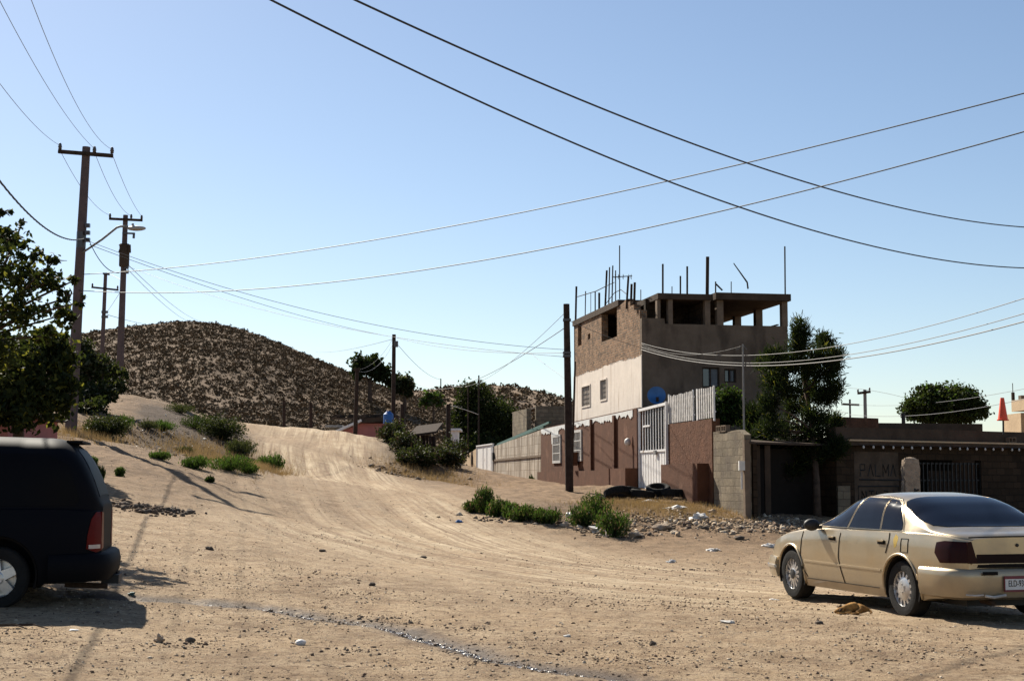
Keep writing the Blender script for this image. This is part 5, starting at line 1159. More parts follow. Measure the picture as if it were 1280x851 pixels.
def rock(name, label, px, D, wpx, hpx, m, seed, cat='rock', amp=.27, py=None, group=None):
    p = on(px, D) if py is None else None
    s = D/FPX; mb = MB(); r = wpx*s/2; mb.blob(p+Vector((0, 0, hpx*s*.25)), r, seed, 2 if amp < .29 else 3, amp, (1, .8, hpx/wpx)); return tag(mb.build(name, m, loc=p, ang=(30 if amp < .29 else 20)), label, cat, group)
M['wetstone'] = mat('wet_stone', (.10, .08, .065), .25, .3, 9); M['foam'] = mat('pale_wet_grit', (.42, .39, .36), .35, .2, 9)
SP_ = [STREAM[i] for i in range(12, 62)]
stones('gravel', 'wet grit and pale pebbles lining the little stream', [(640+x/y*FPX, y, 7, .12, 1/50) for x, y in SP_], [M['wetstone'], M['wetstone'], M['wetstone'], M['foam'], M['pebd']], 'gravel', 2600, .008, .035, .5, 33)
stones('dirt_clods', 'scattered dark crumbs of earth and leaf litter in the foreground', [(470, 15.5, 30, .5, .1), (505, 15.2, 30, .4, .1), (590, 15.0, 40, .5, .12), (880, 27, 50, .5, .15), (885, 30, 60, .7, .15), (790, 13.6, 50, .5, .1), (450, 12.4, 40, .4, .1), (250, 12.6, 50, .5, .1), (700, 18, 60, 1, .08)], [M['darkstone'], M['pebd']], 'clods', 700, .01, .06, .2, 34)
rock('boulder', 'largest smooth pale boulder in the rubble right of the shrubs', 828, 36.9, 22, 10, M['stone'], 1)
rock('boulder', 'long pale stone slab below the rightmost shrub', 795, 35.6, 24, 8, M['stone'], 2)
rock('boulder', 'pale rock at the foot of the ragged block wall', 890, 41.0, 12, 8, M['stone'], 3)
rock('boulder', 'small pale rock between the middle shrubs', 706, 36.3, 14, 10, M['stone'], 4)
rock('plastic_bag', 'crumpled white bag on the rubble nearest the block wall', 872, 39.4, 22, 9, M['plastic'], 5, 'bag', .4)
rock('plastic_bag', 'flat white rubbish behind the boulder, before the ledge', 845, 41.2, 26, 6, M['plastic'], 6, 'bag', .45)
rock('plastic_bag', 'small white scrap beside the tyres', 811, 44.0, 22, 4, M['plastic'], 7, 'bag', .4)
rock('plastic_bag', 'white scrap in the gap of the shrub row', 712, 38.5, 9, 7, M['plastic'], 8, 'bag', .4)
rock('plastic_bag', 'white rubbish behind the bright rightmost shrub', 748, 36.0, 20, 9, M['plastic'], 9, 'bag', .45)
rock('plastic_scrap', 'round white plastic disc in the near foreground', 376, 12.9, 14, 9, M['plastic'], 10, 'litter', .08)
rock('plastic_scrap', 'flat white scrap left of the van shadow line', 92, 13.2, 11, 3, M['plastic'], 11, 'litter', .2)
rock('plastic_scrap', 'white wrapper on the open dirt left of the sedan', 838, 29.5, 9, 4, M['plastic'], 12, 'litter', .4)
rock('plastic_scrap', 'white scrap near the wall rubble, right of centre', 891, 33.0, 12, 5, M['plastic'], 13, 'litter', .4)
rock('plastic_scrap', 'white scrap just behind the sedan front bumper', 963, 34.5, 14, 5, M['plastic'], 14, 'litter', .4)
rock('plastic_scrap', 'pale flat scrap beside the sedan front wheel', 966, 19.6, 14, 4, M['plastic'], 15, 'litter', .3)
rock('plastic_scrap', 'crushed blue-grey can in the lower middle foreground', 709, 14.2, 9, 4, M['paper'], 16, 'litter', .3)
rock('plastic_scrap', 'small blue wrapper at the left end of the shrub row', 573, 36.2, 8, 4, M['blue'], 17, 'litter', .3)
rock('plastic_scrap', 'flat greenish wrapper in the right foreground', 910, 15.6, 16, 4, M['paper'], 18, 'litter', .3)
rock('plastic_scrap', 'tiny green bottle scrap in the tree shadow by the van', 164, 16.5, 9, 4, M['green'], 19, 'litter', .3)
rock('stone', 'pyramid-shaped grey stone in the left foreground', 200, 12.5, 12, 11, M['stone'], 20, 'stone', .3)
rock('stone', 'dark block-like stone right of the pyramid-shaped one', 238, 12.7, 12, 9, M['darkstone'], 21, 'stone', .2)
rock('stone', 'small dark stone with a white scrap beyond the van', 261, 22.9, 9, 6, M['darkstone'], 22, 'stone', .3)
rock('stone', 'dark cube-like stone right of the water trickle', 816, 13.4, 9, 7, M['darkstone'], 23, 'stone', .2)
rock('stone', 'dark broken brick in front of the sleeping dog', 1024, 15.7, 12, 6, M['darkstone'], 24, 'stone', .15)
rock('stone', 'dark stone on the open dirt in the picture centre', 465, 19.2, 8, 6, M['darkstone'], 25, 'stone', .2)
rock('stone', 'dark stone left of centre, nearest the weeds on the mound side', 403, 24.6, 8, 5, M['darkstone'], 26, 'stone', .2)
rock('stone', 'dark flat stone right of centre, further back', 529, 25.8, 10, 4, M['darkstone'], 27, 'stone', .2)
rock('stone', 'dark slab at the edge of the rubble by the sedan', 924, 35.6, 14, 5, M['darkstone'], 28, 'stone', .2)
rock('stone', 'small dark stone between van and picture bottom', 122, 14.8, 6, 4, M['darkstone'], 29, 'stone', .2)
mb = MB(); p0 = on(-4, 13.1)
for a, b_ in ((0, 34), (20, 60)): q0 = on(a, 13.3); q1 = on(b_, 13.1); mb.tube([q0+Vector((0, 0, .02)), q0.lerp(q1, .5)+Vector((0, .04, .035)), q1+Vector((0, 0, .01))], [.012, .009, .005], 5)
tag(mb.build('twig', M['darkwood'], loc=p0), 'dry twig lying at the lower left edge', 'twig')

# small dog asleep on its side by the rear wheel
def dog():
    p = on(1064, 17.15); root = thing('sleeping_dog', 'small tan dog lying asleep on its side beside the sedan rear wheel', 'dog', p)
    J = [(.14,.02,.075,.070),(.07,.01,.078,.068),(0,0,.075,.066),(-.06,-.01,.066,.050),(-.105,-.03,.055,.036),(-.15,-.05,.046,.038),(-.185,-.065,.034,.024),(-.215,-.072,.026,.016),
         (.10,-.07,.045,.036),(.03,-.115,.028,.020),(.055,-.15,.022,.012),(-.01,-.165,.018,.012),(-.04,-.168,.016,.013),
         (-.05,-.06,.040,.024),(-.02,-.10,.026,.016),(-.10,-.125,.020,.011),(-.16,-.135,.017,.011),(-.185,-.138,.015,.012),
         (.20,.0,.050,.022),(.225,-.06,.024,.012),(.19,-.12,.016,.008),
         (-.08,-.08,.024,.015),(-.14,-.105,.020,.011),(-.20,-.11,.017,.012)]
    E = [(0,1),(1,2),(2,3),(3,4),(4,5),(5,6),(6,7),(0,8),(8,9),(9,10),(10,11),(11,12),(3,13),(13,14),(14,15),(15,16),(16,17),(0,18),(18,19),(19,20),(13,21),(21,22),(22,23)]
    me = bpy.data.meshes.new('body'); me.from_pydata([j[:3] for j in J], E, []); o = bpy.data.objects.new('body', me); C.objects.link(o)
    bm = bmesh.new(); bm.from_mesh(me); L = bm.verts.layers.skin.verify(); bm.verts.ensure_lookup_table()
    for k, v in enumerate(bm.verts): v[L].radius = (J[k][3], J[k][3]); v[L].use_root = (k == 0)
    bm.to_mesh(me); bm.free()
    m = o.modifiers.new('s', 'SKIN'); m.use_smooth_shade = True; q = o.modifiers.new('u', 'SUBSURF'); q.levels = 2; q.render_levels = 2
    dg = bpy.context.evaluated_depsgraph_get(); dg.update(); nm = bpy.data.meshes.new_from_object(o.evaluated_get(dg)); o.modifiers.clear(); o.data = nm; nm.name = 'body'
    M['fur'] = mat('tan_fur', (.50, .27, .085), .9, .1, 11, .5, 90, col2=(.16, .08, .03)); nm.materials.clear(); nm.materials.append(M['fur']); o.parent = root
    M['furdark'] = mat('dark_brown_fur', (.06, .035, .022), .9, .1, 20)
    for c, d in (((-.135, -.075, .062), (-.03, -.045, -.028)), ((-.13, -.02, .082), (.015, .03, .03))):
        mb = MB(); c = Vector(c); mb.tube([c, c+Vector(d)*.5, c+Vector(d)], [.017, .014, .003], 7); mb.build('ear', M['furdark'], root, smooth=True)
    mb = MB(); mb.blob((-.232, -.076, .026), .009, 1, 2, 0); mb.build('nose', M['black'], root, smooth=True)
    mb = MB(); mb.tube([(-.172, -.086, .055), (-.18, -.088, .05)], .004, 5); mb.build('eye', M['black'], root)
dog()

# ------------------------------------------------------------------ cars
from mathutils.geometry import delaunay_2d_cdt
def car_paint(name, col, rough=.32, metal=.55, coat=.8, dirt=.35, dirtcol=(.30, .23, .16), spec=.5):
    m = bpy.data.materials.new(name); m.use_nodes = True; nt = m.node_tree; N = nt.nodes; L = nt.links; b = N['Principled BSDF']; b.inputs['Specular IOR Level'].default_value = spec
    tc = N.new('ShaderNodeTexCoord'); n = N.new('ShaderNodeTexNoise'); n.inputs['Scale'].default_value = 2.2; n.inputs['Detail'].default_value = 8; n.inputs['Roughness'].default_value = .7; L.new(tc.outputs['Object'], n.inputs[0])
    r = N.new('ShaderNodeMapRange'); r.inputs[1].default_value = .38; r.inputs[2].default_value = .78; r.inputs[4].default_value = dirt; L.new(n.outputs[0], r.inputs[0])
    sp = N.new('ShaderNodeSeparateXYZ'); L.new(tc.outputs['Object'], sp.inputs[0])
    lo = N.new('ShaderNodeMapRange'); lo.inputs[1].default_value = .62; lo.inputs[2].default_value = .22; lo.inputs[4].default_value = .45; L.new(sp.outputs[2], lo.inputs[0])
    ad = N.new('ShaderNodeMath'); ad.operation = 'ADD'; ad.use_clamp = True; L.new(r.outputs[0], ad.inputs[0]); L.new(lo.outputs[0], ad.inputs[1])
    mx = N.new('ShaderNodeMix'); mx.data_type = 'RGBA'; L.new(ad.outputs[0], mx.inputs[0]); mx.inputs[6].default_value = (*col, 1); mx.inputs[7].default_value = (*dirtcol, 1); L.new(mx.outputs[2], b.inputs['Base Color'])
    rr = N.new('ShaderNodeMapRange'); rr.inputs[3].default_value = rough; rr.inputs[4].default_value = .8; L.new(ad.outputs[0], rr.inputs[0]); L.new(rr.outputs[0], b.inputs['Roughness'])
    mm = N.new('ShaderNodeMapRange'); mm.inputs[3].default_value = metal; mm.inputs[4].default_value = .05; L.new(ad.outputs[0], mm.inputs[0]); L.new(mm.outputs[0], b.inputs['Metallic'])
    b.inputs['Coat Weight'].default_value = coat; b.inputs['Coat Roughness'].default_value = .12
    bu = N.new('ShaderNodeBump'); bu.inputs['Strength'].default_value = .12; bu.inputs['Distance'].default_value = .01; L.new(n.outputs[0], bu.inputs['Height']); L.new(bu.outputs[0], b.inputs['Normal'])
    return m
M['gold'] = car_paint('champagne_paint', (.42, .335, .215), .30, .75, .6, .36, (.20, .15, .095))
M['vanpaint'] = car_paint('black_paint', (.004, .0045, .007), .6, .0, .0, .03, (.012, .010, .008), .06)
M['tint'] = mat('tinted_glass', (.005, .007, .014), .10, .1, 3, spec=.13)
M['tintvan'] = mat('dusty_dark_glass', (.004, .004, .005), .5, .1, 3, spec=.06)
M['lampred'] = mat('dark_red_lens', (.020, .002, .002), .3, .1, 8, spec=.12)
M['lampred2'] = mat('red_lens', (.11, .006, .005), .4, .1, 8, spec=.1)
M['amberdark'] = mat('dark_marker_lens', (.12, .02, .012), .2, .1, 8)
M['gap'] = mat('panel_gap', (.012, .010, .009), .9, .1, 8)
M['gapdark'] = mat('dark_maroon_panel', (.012, .004, .004), .5, .1, 8, spec=.1)
M['bright'] = mat('bright_trim', (.6, .6, .6), .25, .05, 8, metal=.9)
M['steel'] = mat('dark_steel_wheel', (.05, .05, .05), .5, .2, 10, metal=.4)
M['plate'] = mat('plate_white', (.62, .62, .60), .5, .05, 9); M['platered'] = mat('plate_red_border', (.16, .02, .03), .5, .1, 9)
M['clearlens'] = mat('pale_lens', (.5, .45, .42), .2, .1, 9, coat=.6)

class Car:
    def __init__(s, xs, wb, zs, zb, zt, ledge, n, seats=None):
        s.c = dict(w=wb, zs=zs, zb=zb, zt=zt, l=ledge, n=n); s.x0, s.x1 = xs
    def g(s, k, x): p = s.c[k]; return float(np.interp(x, [a for a, _ in p], [b for _, b in p]))
    def sm(s, k, x, h=.05): return (s.g(k, x-h)+2*s.g(k, x)+s.g(k, x+h)+s.g(k, x-h/2)*2+s.g(k, x+h/2)*2)/8
    lean = ((-.45, 0), (-.1, .16), (1.9, .17), (2.3, 0))
    def ln(s, x): return float(np.interp(x, [a for a, _ in s.lean], [b for _, b in s.lean]))
    def bulge(s, t): return float(np.interp(t, [0, .12, .35, .6, .85, 1], [.925, .965, .99, 1.0, .985, .955]))
    def side(s, x, z):
        w = s.sm('w', x); zb = s.sm('zb', x); zs = s.sm('zs', x)
        if z <= zb: return w*s.bulge((z-zs)/max(.01, zb-zs))
        zt = s.sm('zt', x); wg = w*.955-s.sm('l', x); zl = zb+.012; n = s.sm('n', x)
        q = min(1, max(0, (z-zl)/max(.001, zt-zl))); return wg*(1-s.ln(x)*q)*(1-q**n)**(1/n)
    def top(s, x, y):
        w = s.sm('w', x); zb = s.sm('zb', x); zt = s.sm('zt', x); wg = w*.955-s.sm('l', x); zl = zb+.012; n = s.sm('n', x)
        l = s.ln(x)
        if l == 0: return zl+(zt-zl)*(1-min(1, abs(y)/wg)**n)**(1/n)
        lo, hi = 0., 1.
        for _ in range(30):
            q = (lo+hi)/2
            if wg*(1-l*q)*(1-q**n)**(1/n) > abs(y): lo = q
            else: hi = q
        return zl+(zt-zl)*lo
    def section(s, x):
        w = s.sm('w', x); zb = s.sm('zb', x); zs = s.sm('zs', x); zt = max(s.sm('zt', x), zb+.02); wg = w*.955-s.sm('l', x); zl = zb+.012; n = s.sm('n', x)
        P = [(0, zs), (w*.5, zs), (w*.86, zs+.0)]
        for t in np.linspace(0, 1, 15): P.append((w*s.bulge(t), zs+(zb-zs)*t))
        P.append(((w*.955+wg)/2, zb+.010))
        for q in np.linspace(0, math.pi/2, 19)[:-1]:
            P.append((wg*(1-s.ln(x)*math.sin(q)**(2/n))*max(0, math.cos(q))**(2/n), zl+(zt-zl)*math.sin(q)**(2/n)))
        P.append((0, zt)); return P
    def body(s, name, m, parent, cuts):
        L = s.x1-s.x0; X = sorted(set(list(np.linspace(s.x0, s.x1, 130))+list(s.x0+.25*(np.linspace(0, 1, 22)**2))+list(s.x1-.3*(np.linspace(0, 1, 22)**2)))); X = [x for i, x in enumerate(X) if i == 0 or x-X[i-1] > .002]
        v = []; f = []
        for x in X:
            P = s.section(x); ring = P+[(-y, z) for y, z in P[-2:0:-1]]; v += [(x, y, z) for y, z in ring]; k = len(ring)
        for i in range(len(X)-1):
            for j in range(k): f.append((i*k+j, (i+1)*k+j, (i+1)*k+(j+1) % k, i*k+(j+1) % k))
        f.append(tuple(range(k))); f.append(tuple(range((len(X)-1)*k, len(X)*k))[::-1])
        mb = MB(); mb.add(v, f); o = mb.build(name, m, parent, smooth=True)
        bm = bmesh.new(); bm.from_mesh(o.data); bmesh.ops.recalc_face_normals(bm, faces=bm.faces); bm.to_mesh(o.data); bm.free()
        cs = []
        for cx, cz, r in cuts:
            for sg in (1, -1):
                q = MB(); q.cyl((cx, sg*.60, cz), (cx, sg*1.2, cz), r, r, 40); cs.append(q.build('cutter', m, parent))
                bm = bmesh.new(); bm.from_mesh(cs[-1].data); bmesh.ops.recalc_face_normals(bm, faces=bm.faces); bm.to_mesh(cs[-1].data); bm.free()
        boolean_cut(o, cs); o.data.polygons.foreach_set('use_smooth', np.ones(len(o.data.polygons), bool)); o.data.set_sharp_from_angle(angle=R(32)); return o
    def S3(s, a, b, mode, sg, off):
        e = .004
        if mode == 'side': F = lambda p, q: Vector((p, sg*s.side(p, q), q))
        elif mode == 'rear': F = lambda p, q: Vector((s.rearx(p, q), p, q))
        else: F = lambda p, q: Vector((p, q, s.top(p, q)))
        P = F(a, b); n = (F(a+e, b)-F(a-e, b)).cross(F(a, b+e)-F(a, b-e))
        if n.length < 1e-12: return P
        n.normalize()
        ref = Vector((0, sg, .3)) if mode == 'side' else (Vector((-1, 0, .1)) if mode == 'rear' else Vector((0, 0, 1)))
        if n.dot(ref) < 0: n = -n
        return P+n*off
    def rearx(s, y, z): return s.x0+.02*abs(y)**2
    def panel(s, name, poly, m, parent, mode='side', sg=1, off=.006, step=.05, depth=.02, rnd=0):
        pts = []
        for i, p in enumerate(poly):
            q = poly[(i+1) % len(poly)]; L = math.hypot(q[0]-p[0], q[1]-p[1]); k = max(1, int(L/step))
            for j in range(k): pts.append((p[0]+(q[0]-p[0])*j/k, p[1]+(q[1]-p[1])*j/k))
        nb = len(pts); xs = [p[0] for p in pts]; ys = [p[1] for p in pts]
        def inside(x, y):
            c = False
            for i in range(nb):
                x1, y1 = pts[i]; x2, y2 = pts[(i+1) % nb]
                if (y1 > y) != (y2 > y) and x < (x2-x1)*(y-y1)/(y2-y1)+x1: c = not c
            return c
        gx = np.arange(min(xs)+step/2, max(xs), step); gy = np.arange(min(ys)+step/2, max(ys), step)
        inn = [(x, y) for x in gx for y in gy if inside(x, y) and min((x-a)**2+(y-b)**2 for a, b in pts) > (step*.4)**2]
        co, ed, fa, *_ = delaunay_2d_cdt([Vector(p) for p in pts+inn], [(i, (i+1) % nb) for i in range(nb)], [list(range(nb))], 1, 1e-6)
        fa = [f for f in fa if inside(sum(co[i][0] for i in f)/3, sum(co[i][1] for i in f)/3)]
        v = [s.S3(p[0], p[1], mode, sg, off) for p in co]; k = len(v); f = [tuple(q) for q in fa]
        for i in range(nb):
            a, b = i, (i+1) % nb; v += [s.S3(co[a][0], co[a][1], mode, sg, off-depth), s.S3(co[b][0], co[b][1], mode, sg, off-depth)]; f.append((a, b, len(v)-1, len(v)-2))
        mb = MB(); mb.add(v, f); return mb.build(name, m, parent, ang=35)
    def strip(s, mb, pts, wd=.009, off=.003, mode='side', sg=1):
        P = [s.S3(a, b, mode, sg, off) for a, b in pts]; dense = []
        for i in range(len(pts)-1):
            k = max(1, int(math.hypot(pts[i+1][0]-pts[i][0], pts[i+1][1]-pts[i][1])/.04))
            dense += [(pts[i][0]+(pts[i+1][0]-pts[i][0])*j/k, pts[i][1]+(pts[i+1][1]-pts[i][1])*j/k) for j in range(k)]
        dense.append(pts[-1]); P = [s.S3(a, b, mode, sg, off) for a, b in dense]
        for i in range(len(P)-1): mb.bar(P[i], P[i+1], .006, wd, (0, 1, .01) if mode == 'side' else (0, 0, 1)) if wd < .02 else mb.bar(P[i], P[i+1], wd*.35, wd, (0, 0, 1))
        return mb
def sweep(plan, prof, both=True):
    pl = list(plan)+([(x, -y) for x, y in plan[::-1] if y > 1e-6] if both else []); n = len(pl); v = []; k = len(prof)
    for i, (x, y) in enumerate(pl):
        a = Vector(pl[max(0, i-1)]+(0,)); b = Vector(pl[min(n-1, i+1)]+(0,)); t = (b-a).normalized(); nn = Vector((t.y, -t.x, 0))
        if nn.dot(Vector((x-1.2, y*1.2, 0))) < 0: nn = -nn
        for o_, z in prof: v.append((x+nn.x*o_, y+nn.y*o_, z))
    f = [(i*k+j, (i+1)*k+j, (i+1)*k+(j+1) % k, i*k+(j+1) % k) for i in range(n-1) for j in range(k)]+[tuple(range(k)), tuple(range((n-1)*k, n*k))[::-1]]
    mb = MB(); mb.add(v, f); return mb
def wheel(parent, x, y, r, sg, style):
    t = thing('wheel', None, None, (x, y, r)); t.parent = parent; w_ = .105
    mb = MB(); prof = [(r*.62, -w_), (r*.80, -w_*1.08), (r*.93, -w_*1.02), (r*.985, -w_*.8), (r, -w_*.45), (r, w_*.45), (r*.985, w_*.8), (r*.93, w_*1.02), (r*.80, w_*1.08), (r*.62, w_), (r*.60, 0)]
    mb.lathe(prof, (0, 0, 0), (0, 1, 0), 48, closed=True); mb.build('tyre', M['rubber'], t, ang=40)
    f = .075*sg
    mb = MB(); mb.lathe([(r*.64, f*1.25), (r*.66, f*1.32), (r*.62, f*1.3), (r*.585, f*.7), (r*.58, -.6*f), (r*.50, -.6*f), (0, -.4*f)], (0, 0, 0), (0, 1, 0), 40)
    rim = mb.build('rim', M['chromedirty'] if style != 'dark' else M['steel'], t, ang=35)
    mb = MB(); ns = 5 if style == 'five' else 14; c0 = .42 if style == 'cover' else .24
    for k in range(ns):
        a = 2*math.pi*k/ns+.2; d = Vector((math.cos(a), 0, math.sin(a))); tt = Vector((-math.sin(a), 0, math.cos(a))); w0, w1 = (.05, .045) if ns == 5 else (.020, .014)
        p, q = d*r*c0*.8+Vector((0, f*1.15, 0)), d*r*.60+Vector((0, f*1.05, 0)); v = []
        for pt, ww in ((p, w0), (q, w1)):
            for s_, dy in ((-1, 0), (1, 0), (1, -.5), (-1, -.5)): v.append(pt+tt*ww*s_*(1 if dy == 0 else 1.1)+Vector((0, f*dy, 0)))
        mb.add(v, [(0,1,5,4),(1,2,6,5),(2,3,7,6),(3,0,4,7),(0,3,2,1),(4,5,6,7)])
    mb.lathe([(0, f*1.32), (r*c0*.7, f*1.30), (r*c0, f*1.1), (r*c0, f*.4), (0, f*.4)], (0, 0, 0), (0, 1, 0), 28)
    sp_ = mb.build('spokes', M['chromedirty'], rim, ang=35)
    mb = MB(); mb.lathe([(0, f*1.44), (r*.12, f*1.42), (r*(.2 if style != 'cover' else .12), f*1.33), (r*(.2 if style != 'cover' else .12), f*1.2), (0, f*1.2)], (0, 0, 0), (0, 1, 0), 20)
    for k in range(5): a = 6.283*k/5; mb.cyl((math.cos(a)*r*.16, f*1.3, math.sin(a)*r*.16), (math.cos(a)*r*.16, f*1.40, math.sin(a)*r*.16), .012, .012, 6)
    mb.build('hub_cap', M['chromedirty'] if style in ('cover', 'five') else M['black'], rim, ang=35); return t

def liners(root, xs, z, r):
    for cx in xs:
        for sg in (1, -1):
            v = []; n = 24
            for k in range(n+1):
                a = -.35+(math.pi+.7)*k/n
                for rr, y in ((r, .90), (r, .61), (r-.02, .61), (r-.02, .90)): v.append((cx+rr*math.cos(a), sg*y, z+rr*math.sin(a)))
            mb = MB(); mb.add(v, [(i*4+j, i*4+(j+1) % 4, i*4+4+(j+1) % 4, i*4+4+j) for i in range(n) for j in range(4)]); mb.build('wheel_well', M['gap'], root)
def sedan():
    h = Vector((-.268, .963, 0)).normalized(); z = .03
    root = thing('parked_sedan', 'champagne gold four-door sedan with dark tinted windows parked at the right edge', 'car', (5.375, 17.25, z), math.atan2(h.y, h.x))
    cc = Car((-1.10, 3.88),
        [(-1.2,.66),(-1.10,.72),(-1.04,.80),(-.95,.86),(-.8,.895),(-.4,.925),(.3,.94),(1.2,.945),(2.2,.94),(2.8,.925),(3.2,.90),(3.5,.84),(3.7,.75),(3.82,.62),(3.88,.46)],
        [(-1.1,.30),(-.5,.25),(-.3,.20),(3.2,.20),(3.5,.24),(3.88,.34)],
        [(-1.10,.90),(-.9,.945),(-.4,.965),(.4,.962),(1.4,.95),(2.1,.93),(2.5,.90),(3.0,.845),(3.4,.765),(3.7,.66),(3.88,.54)],
        [(-1.10,.935),(-1.06,.975),(-.95,.995),(-.62,1.03),(-.50,1.05),(-.25,1.175),(.05,1.30),(.28,1.365),(.55,1.405),(.85,1.425),(1.15,1.415),(1.35,1.385),(1.52,1.335),(2.0,1.125),(2.32,.985),(2.5,.965),(3.0,.905),(3.4,.825),(3.7,.715),(3.83,.625),(3.88,.56)],
        [(-1.1,.03),(-.7,.035),(-.3,.05),(0,.055),(2.0,.055),(2.4,.045),(3.88,.03)],
        [(-1.1,2.6),(-.7,3.0),(-.3,3.6),(.1,4.8),(1.5,5.0),(2.0,4.0),(2.5,2.8),(3.88,2.4)])
    cc.body('body', M['gold'], root, [(0, .33, .385), (2.81, .33, .385)])
    mb = MB(); mb.box((1.35, 0, .33), (4.3, 1.15, .3)); mb.build('underbody', M['black'], root)
    for sg in (1, -1):
        for poly in ([(2.10,.988),(1.36,1.345),(1.24,1.352),(1.395,.988)], [(1.335,.988),(1.185,1.356),(.64,1.350),(.585,.988)], [(.545,.988),(.60,1.345),(.46,1.33),(.34,1.29),(.22,1.19),(.12,1.08),(.09,1.01),(.11,.988)]):
            cc.panel('side_window', poly, M['tint'], root, 'side', sg, .005)
        mb = MB(); cc.strip(mb, [(2.12,.975),(.03,.975)], .012, .006, sg=sg); mb.build('window_trim', M['gap'], root)
        mb = MB(); cc.strip(mb, [(2.16,.96),(1.37,1.362),(.9,1.376),(.6,1.366),(.44,1.345),(.32,1.30),(.19,1.20),(.09,1.08),(.06,.99)], .007, .007, sg=sg); cc.strip(mb, [(.565,.985),(.62,1.35)], .008, .007, sg=sg); cc.strip(mb, [(1.365,.985),(1.215,1.355)], .008, .007, sg=sg); mb.build('window_frame', M['gold'], root)
        mb = MB()
        cc.strip(mb, [(2.47,.90),(2.50,.60),(2.42,.40),(2.33,.32)], sg=sg); cc.strip(mb, [(1.42,.955),(1.44,.6),(1.38,.42),(1.33,.30)], sg=sg); cc.strip(mb, [(.25,.955),(.24,.86),(.30,.72)], sg=sg)
        cc.strip(mb, [(2.33,.30),(.50,.30)], .014, sg=sg); mb.build('door_gap', M['gap'], root)
        mb = MB(); cc.strip(mb, [(2.40,.525),(.42,.515)], .022, .004, sg=sg); mb.build('side_moulding', M['gold'], root)
        for x in (1.62, .40):
            p = cc.S3(x, .84, 'side', sg, .0); mb = MB(); mb.box(p, (.15, .03, .045)); dh = mb.build('door_handle', M['gap'], root)
            mb = MB(); mb.box(p+Vector((0, sg*.014, .018)), (.13, .022, .018)); mb.build('lever', M['gold'], dh)
        # lips round the arches
        for cx in (0, 2.81):
            pts = []
            for q in np.linspace(-.25, math.pi+.25, 26):
                x, zz = cx+.39*math.cos(q), .33+.39*math.sin(q); pts.append(Vector((x, sg*(cc.side(x, max(zz, .21))+.002), zz)))
            mb = MB(); mb.tube(pts, .018, 6); mb.build('arch_lip', M['gold'], root, smooth=True)
        # mirror
        t = thing('mirror', None, None, (0, 0, 0)); t.parent = root; mb = MB(); mb.blob((2.03, sg*1.0, 1.0), .115, 4, 3, 0, (.55, .95, .68)); mb.build('shell', M['black'], t, smooth=True)
        mb = MB(); mb.bar((2.06, sg*.86, .965), (2.04, sg*.95, .975), .08, .04); mb.build('arm', M['black'], t)
        mb = MB(); p = cc.S3(.06, .855, 'side', sg, .0)
        if sg == 1:
            for a, b_ in (((-.17, .90), (-.02, .90)), ((-.02, .90), (-.02, .745)), ((-.02, .745), (-.17, .745)), ((-.17, .745), (-.17, .90))): cc.strip(mb, [a, b_], .007, .002, sg=1)
            mb.build('fuel_door', M['gap'], root)
            M['yellow'] = mat('yellow_stain', (.38, .25, .02), .7, .2, 9)
            cc.panel('yellow_stain', [(.10+.045*math.cos(q)*(1+.2*math.sin(3*q)), .865+.075*math.sin(q)*(1+.15*math.cos(5*q))) for q in np.linspace(0, 6.28, 22)[:-1]], M['yellow'], root, 'side', 1, .001, depth=.004)
        # lamps
        cc.panel('tail_light', [(-.70,.77),(-.72,.885),(-.85,.905),(-1.07,.90),(-1.095,.88),(-1.095,.67),(-.80,.665)], M['lampred'], root, 'side', sg, .007, .04)
        cc.panel('tail_light', [(sg*.74,.668),(sg*.74,.90),(sg*.69,.905),(sg*.62,.668)][::sg], M['lampred'], root, 'rear', 1, .014, .05)
        cc.panel('marker_light', [(-.55,.475),(-.55,.515),(-.68,.515),(-.68,.475)], M['amberdark'], root, 'side', sg, .045, .05, depth=.05)
        cc.panel('headlight', [(3.62,.60),(3.62,.68),(3.80,.62),(3.85,.55),(3.84,.50)], M['clearlens'], root, 'side', sg, .006, .04)
    liners(root, (0, 2.81), .33, .378)
    bp_ = [(-.44,.938),(-.70,.925),(-.90,.895),(-1.03,.835),(-1.10,.74),(-1.14,.60),(-1.165,.40),(-1.175,.2),(-1.18,0)]
    mb = sweep(bp_, [(-.10,.27),(-.01,.30),(.018,.40),(.024,.52),(.020,.575),(0,.605),(-.05,.615),(-.12,.617)]); mb.build('rear_bumper', M['gold'], root, smooth=True, ang=50)
    mb = sweep([(x, y) for x, y in bp_[2:]], [(-.13,.618),(-.03,.620),(-.035,.66),(-.13,.66)]); mb.build('bumper_recess', M['gap'], root)
    mb = sweep([(3.22,.915),(3.5,.87),(3.72,.77),(3.87,.58),(3.93,.3),(3.95,0)], [(-.12,.25),(0,.27),(.03,.36),(.035,.46),(.01,.53),(-.12,.55)]); mb.build('front_bumper', M['gold'], root, smooth=True, ang=50)
    mb = sweep([(3.22,.95),(3.5,.905),(3.74,.80),(3.90,.59),(3.965,.3),(3.985,0)], [(-.02,.385),(.012,.39),(.014,.425),(-.02,.43)]); mb.build('front_bumper_trim', M['bright'], root)
    cc.panel('rear_garnish', [(-.62,.668),(.62,.668),(.645,.765),(-.645,.765)], M['gapdark'], root, 'rear', 1, .008, .08)
    mb = MB(); mb.bar((-1.112, -.70, .662), (-1.112, .70, .662), .012, .014, (1, 0, 0)); mb.build('garnish_trim', M['gold'], root)
    mb = MB(); mb.tube([(-1.098, y, .955-.02*abs(y)**3) for y in np.linspace(-.72, .72, 15)], .008, 5); mb.build('trunk_gap', M['gap'], root)
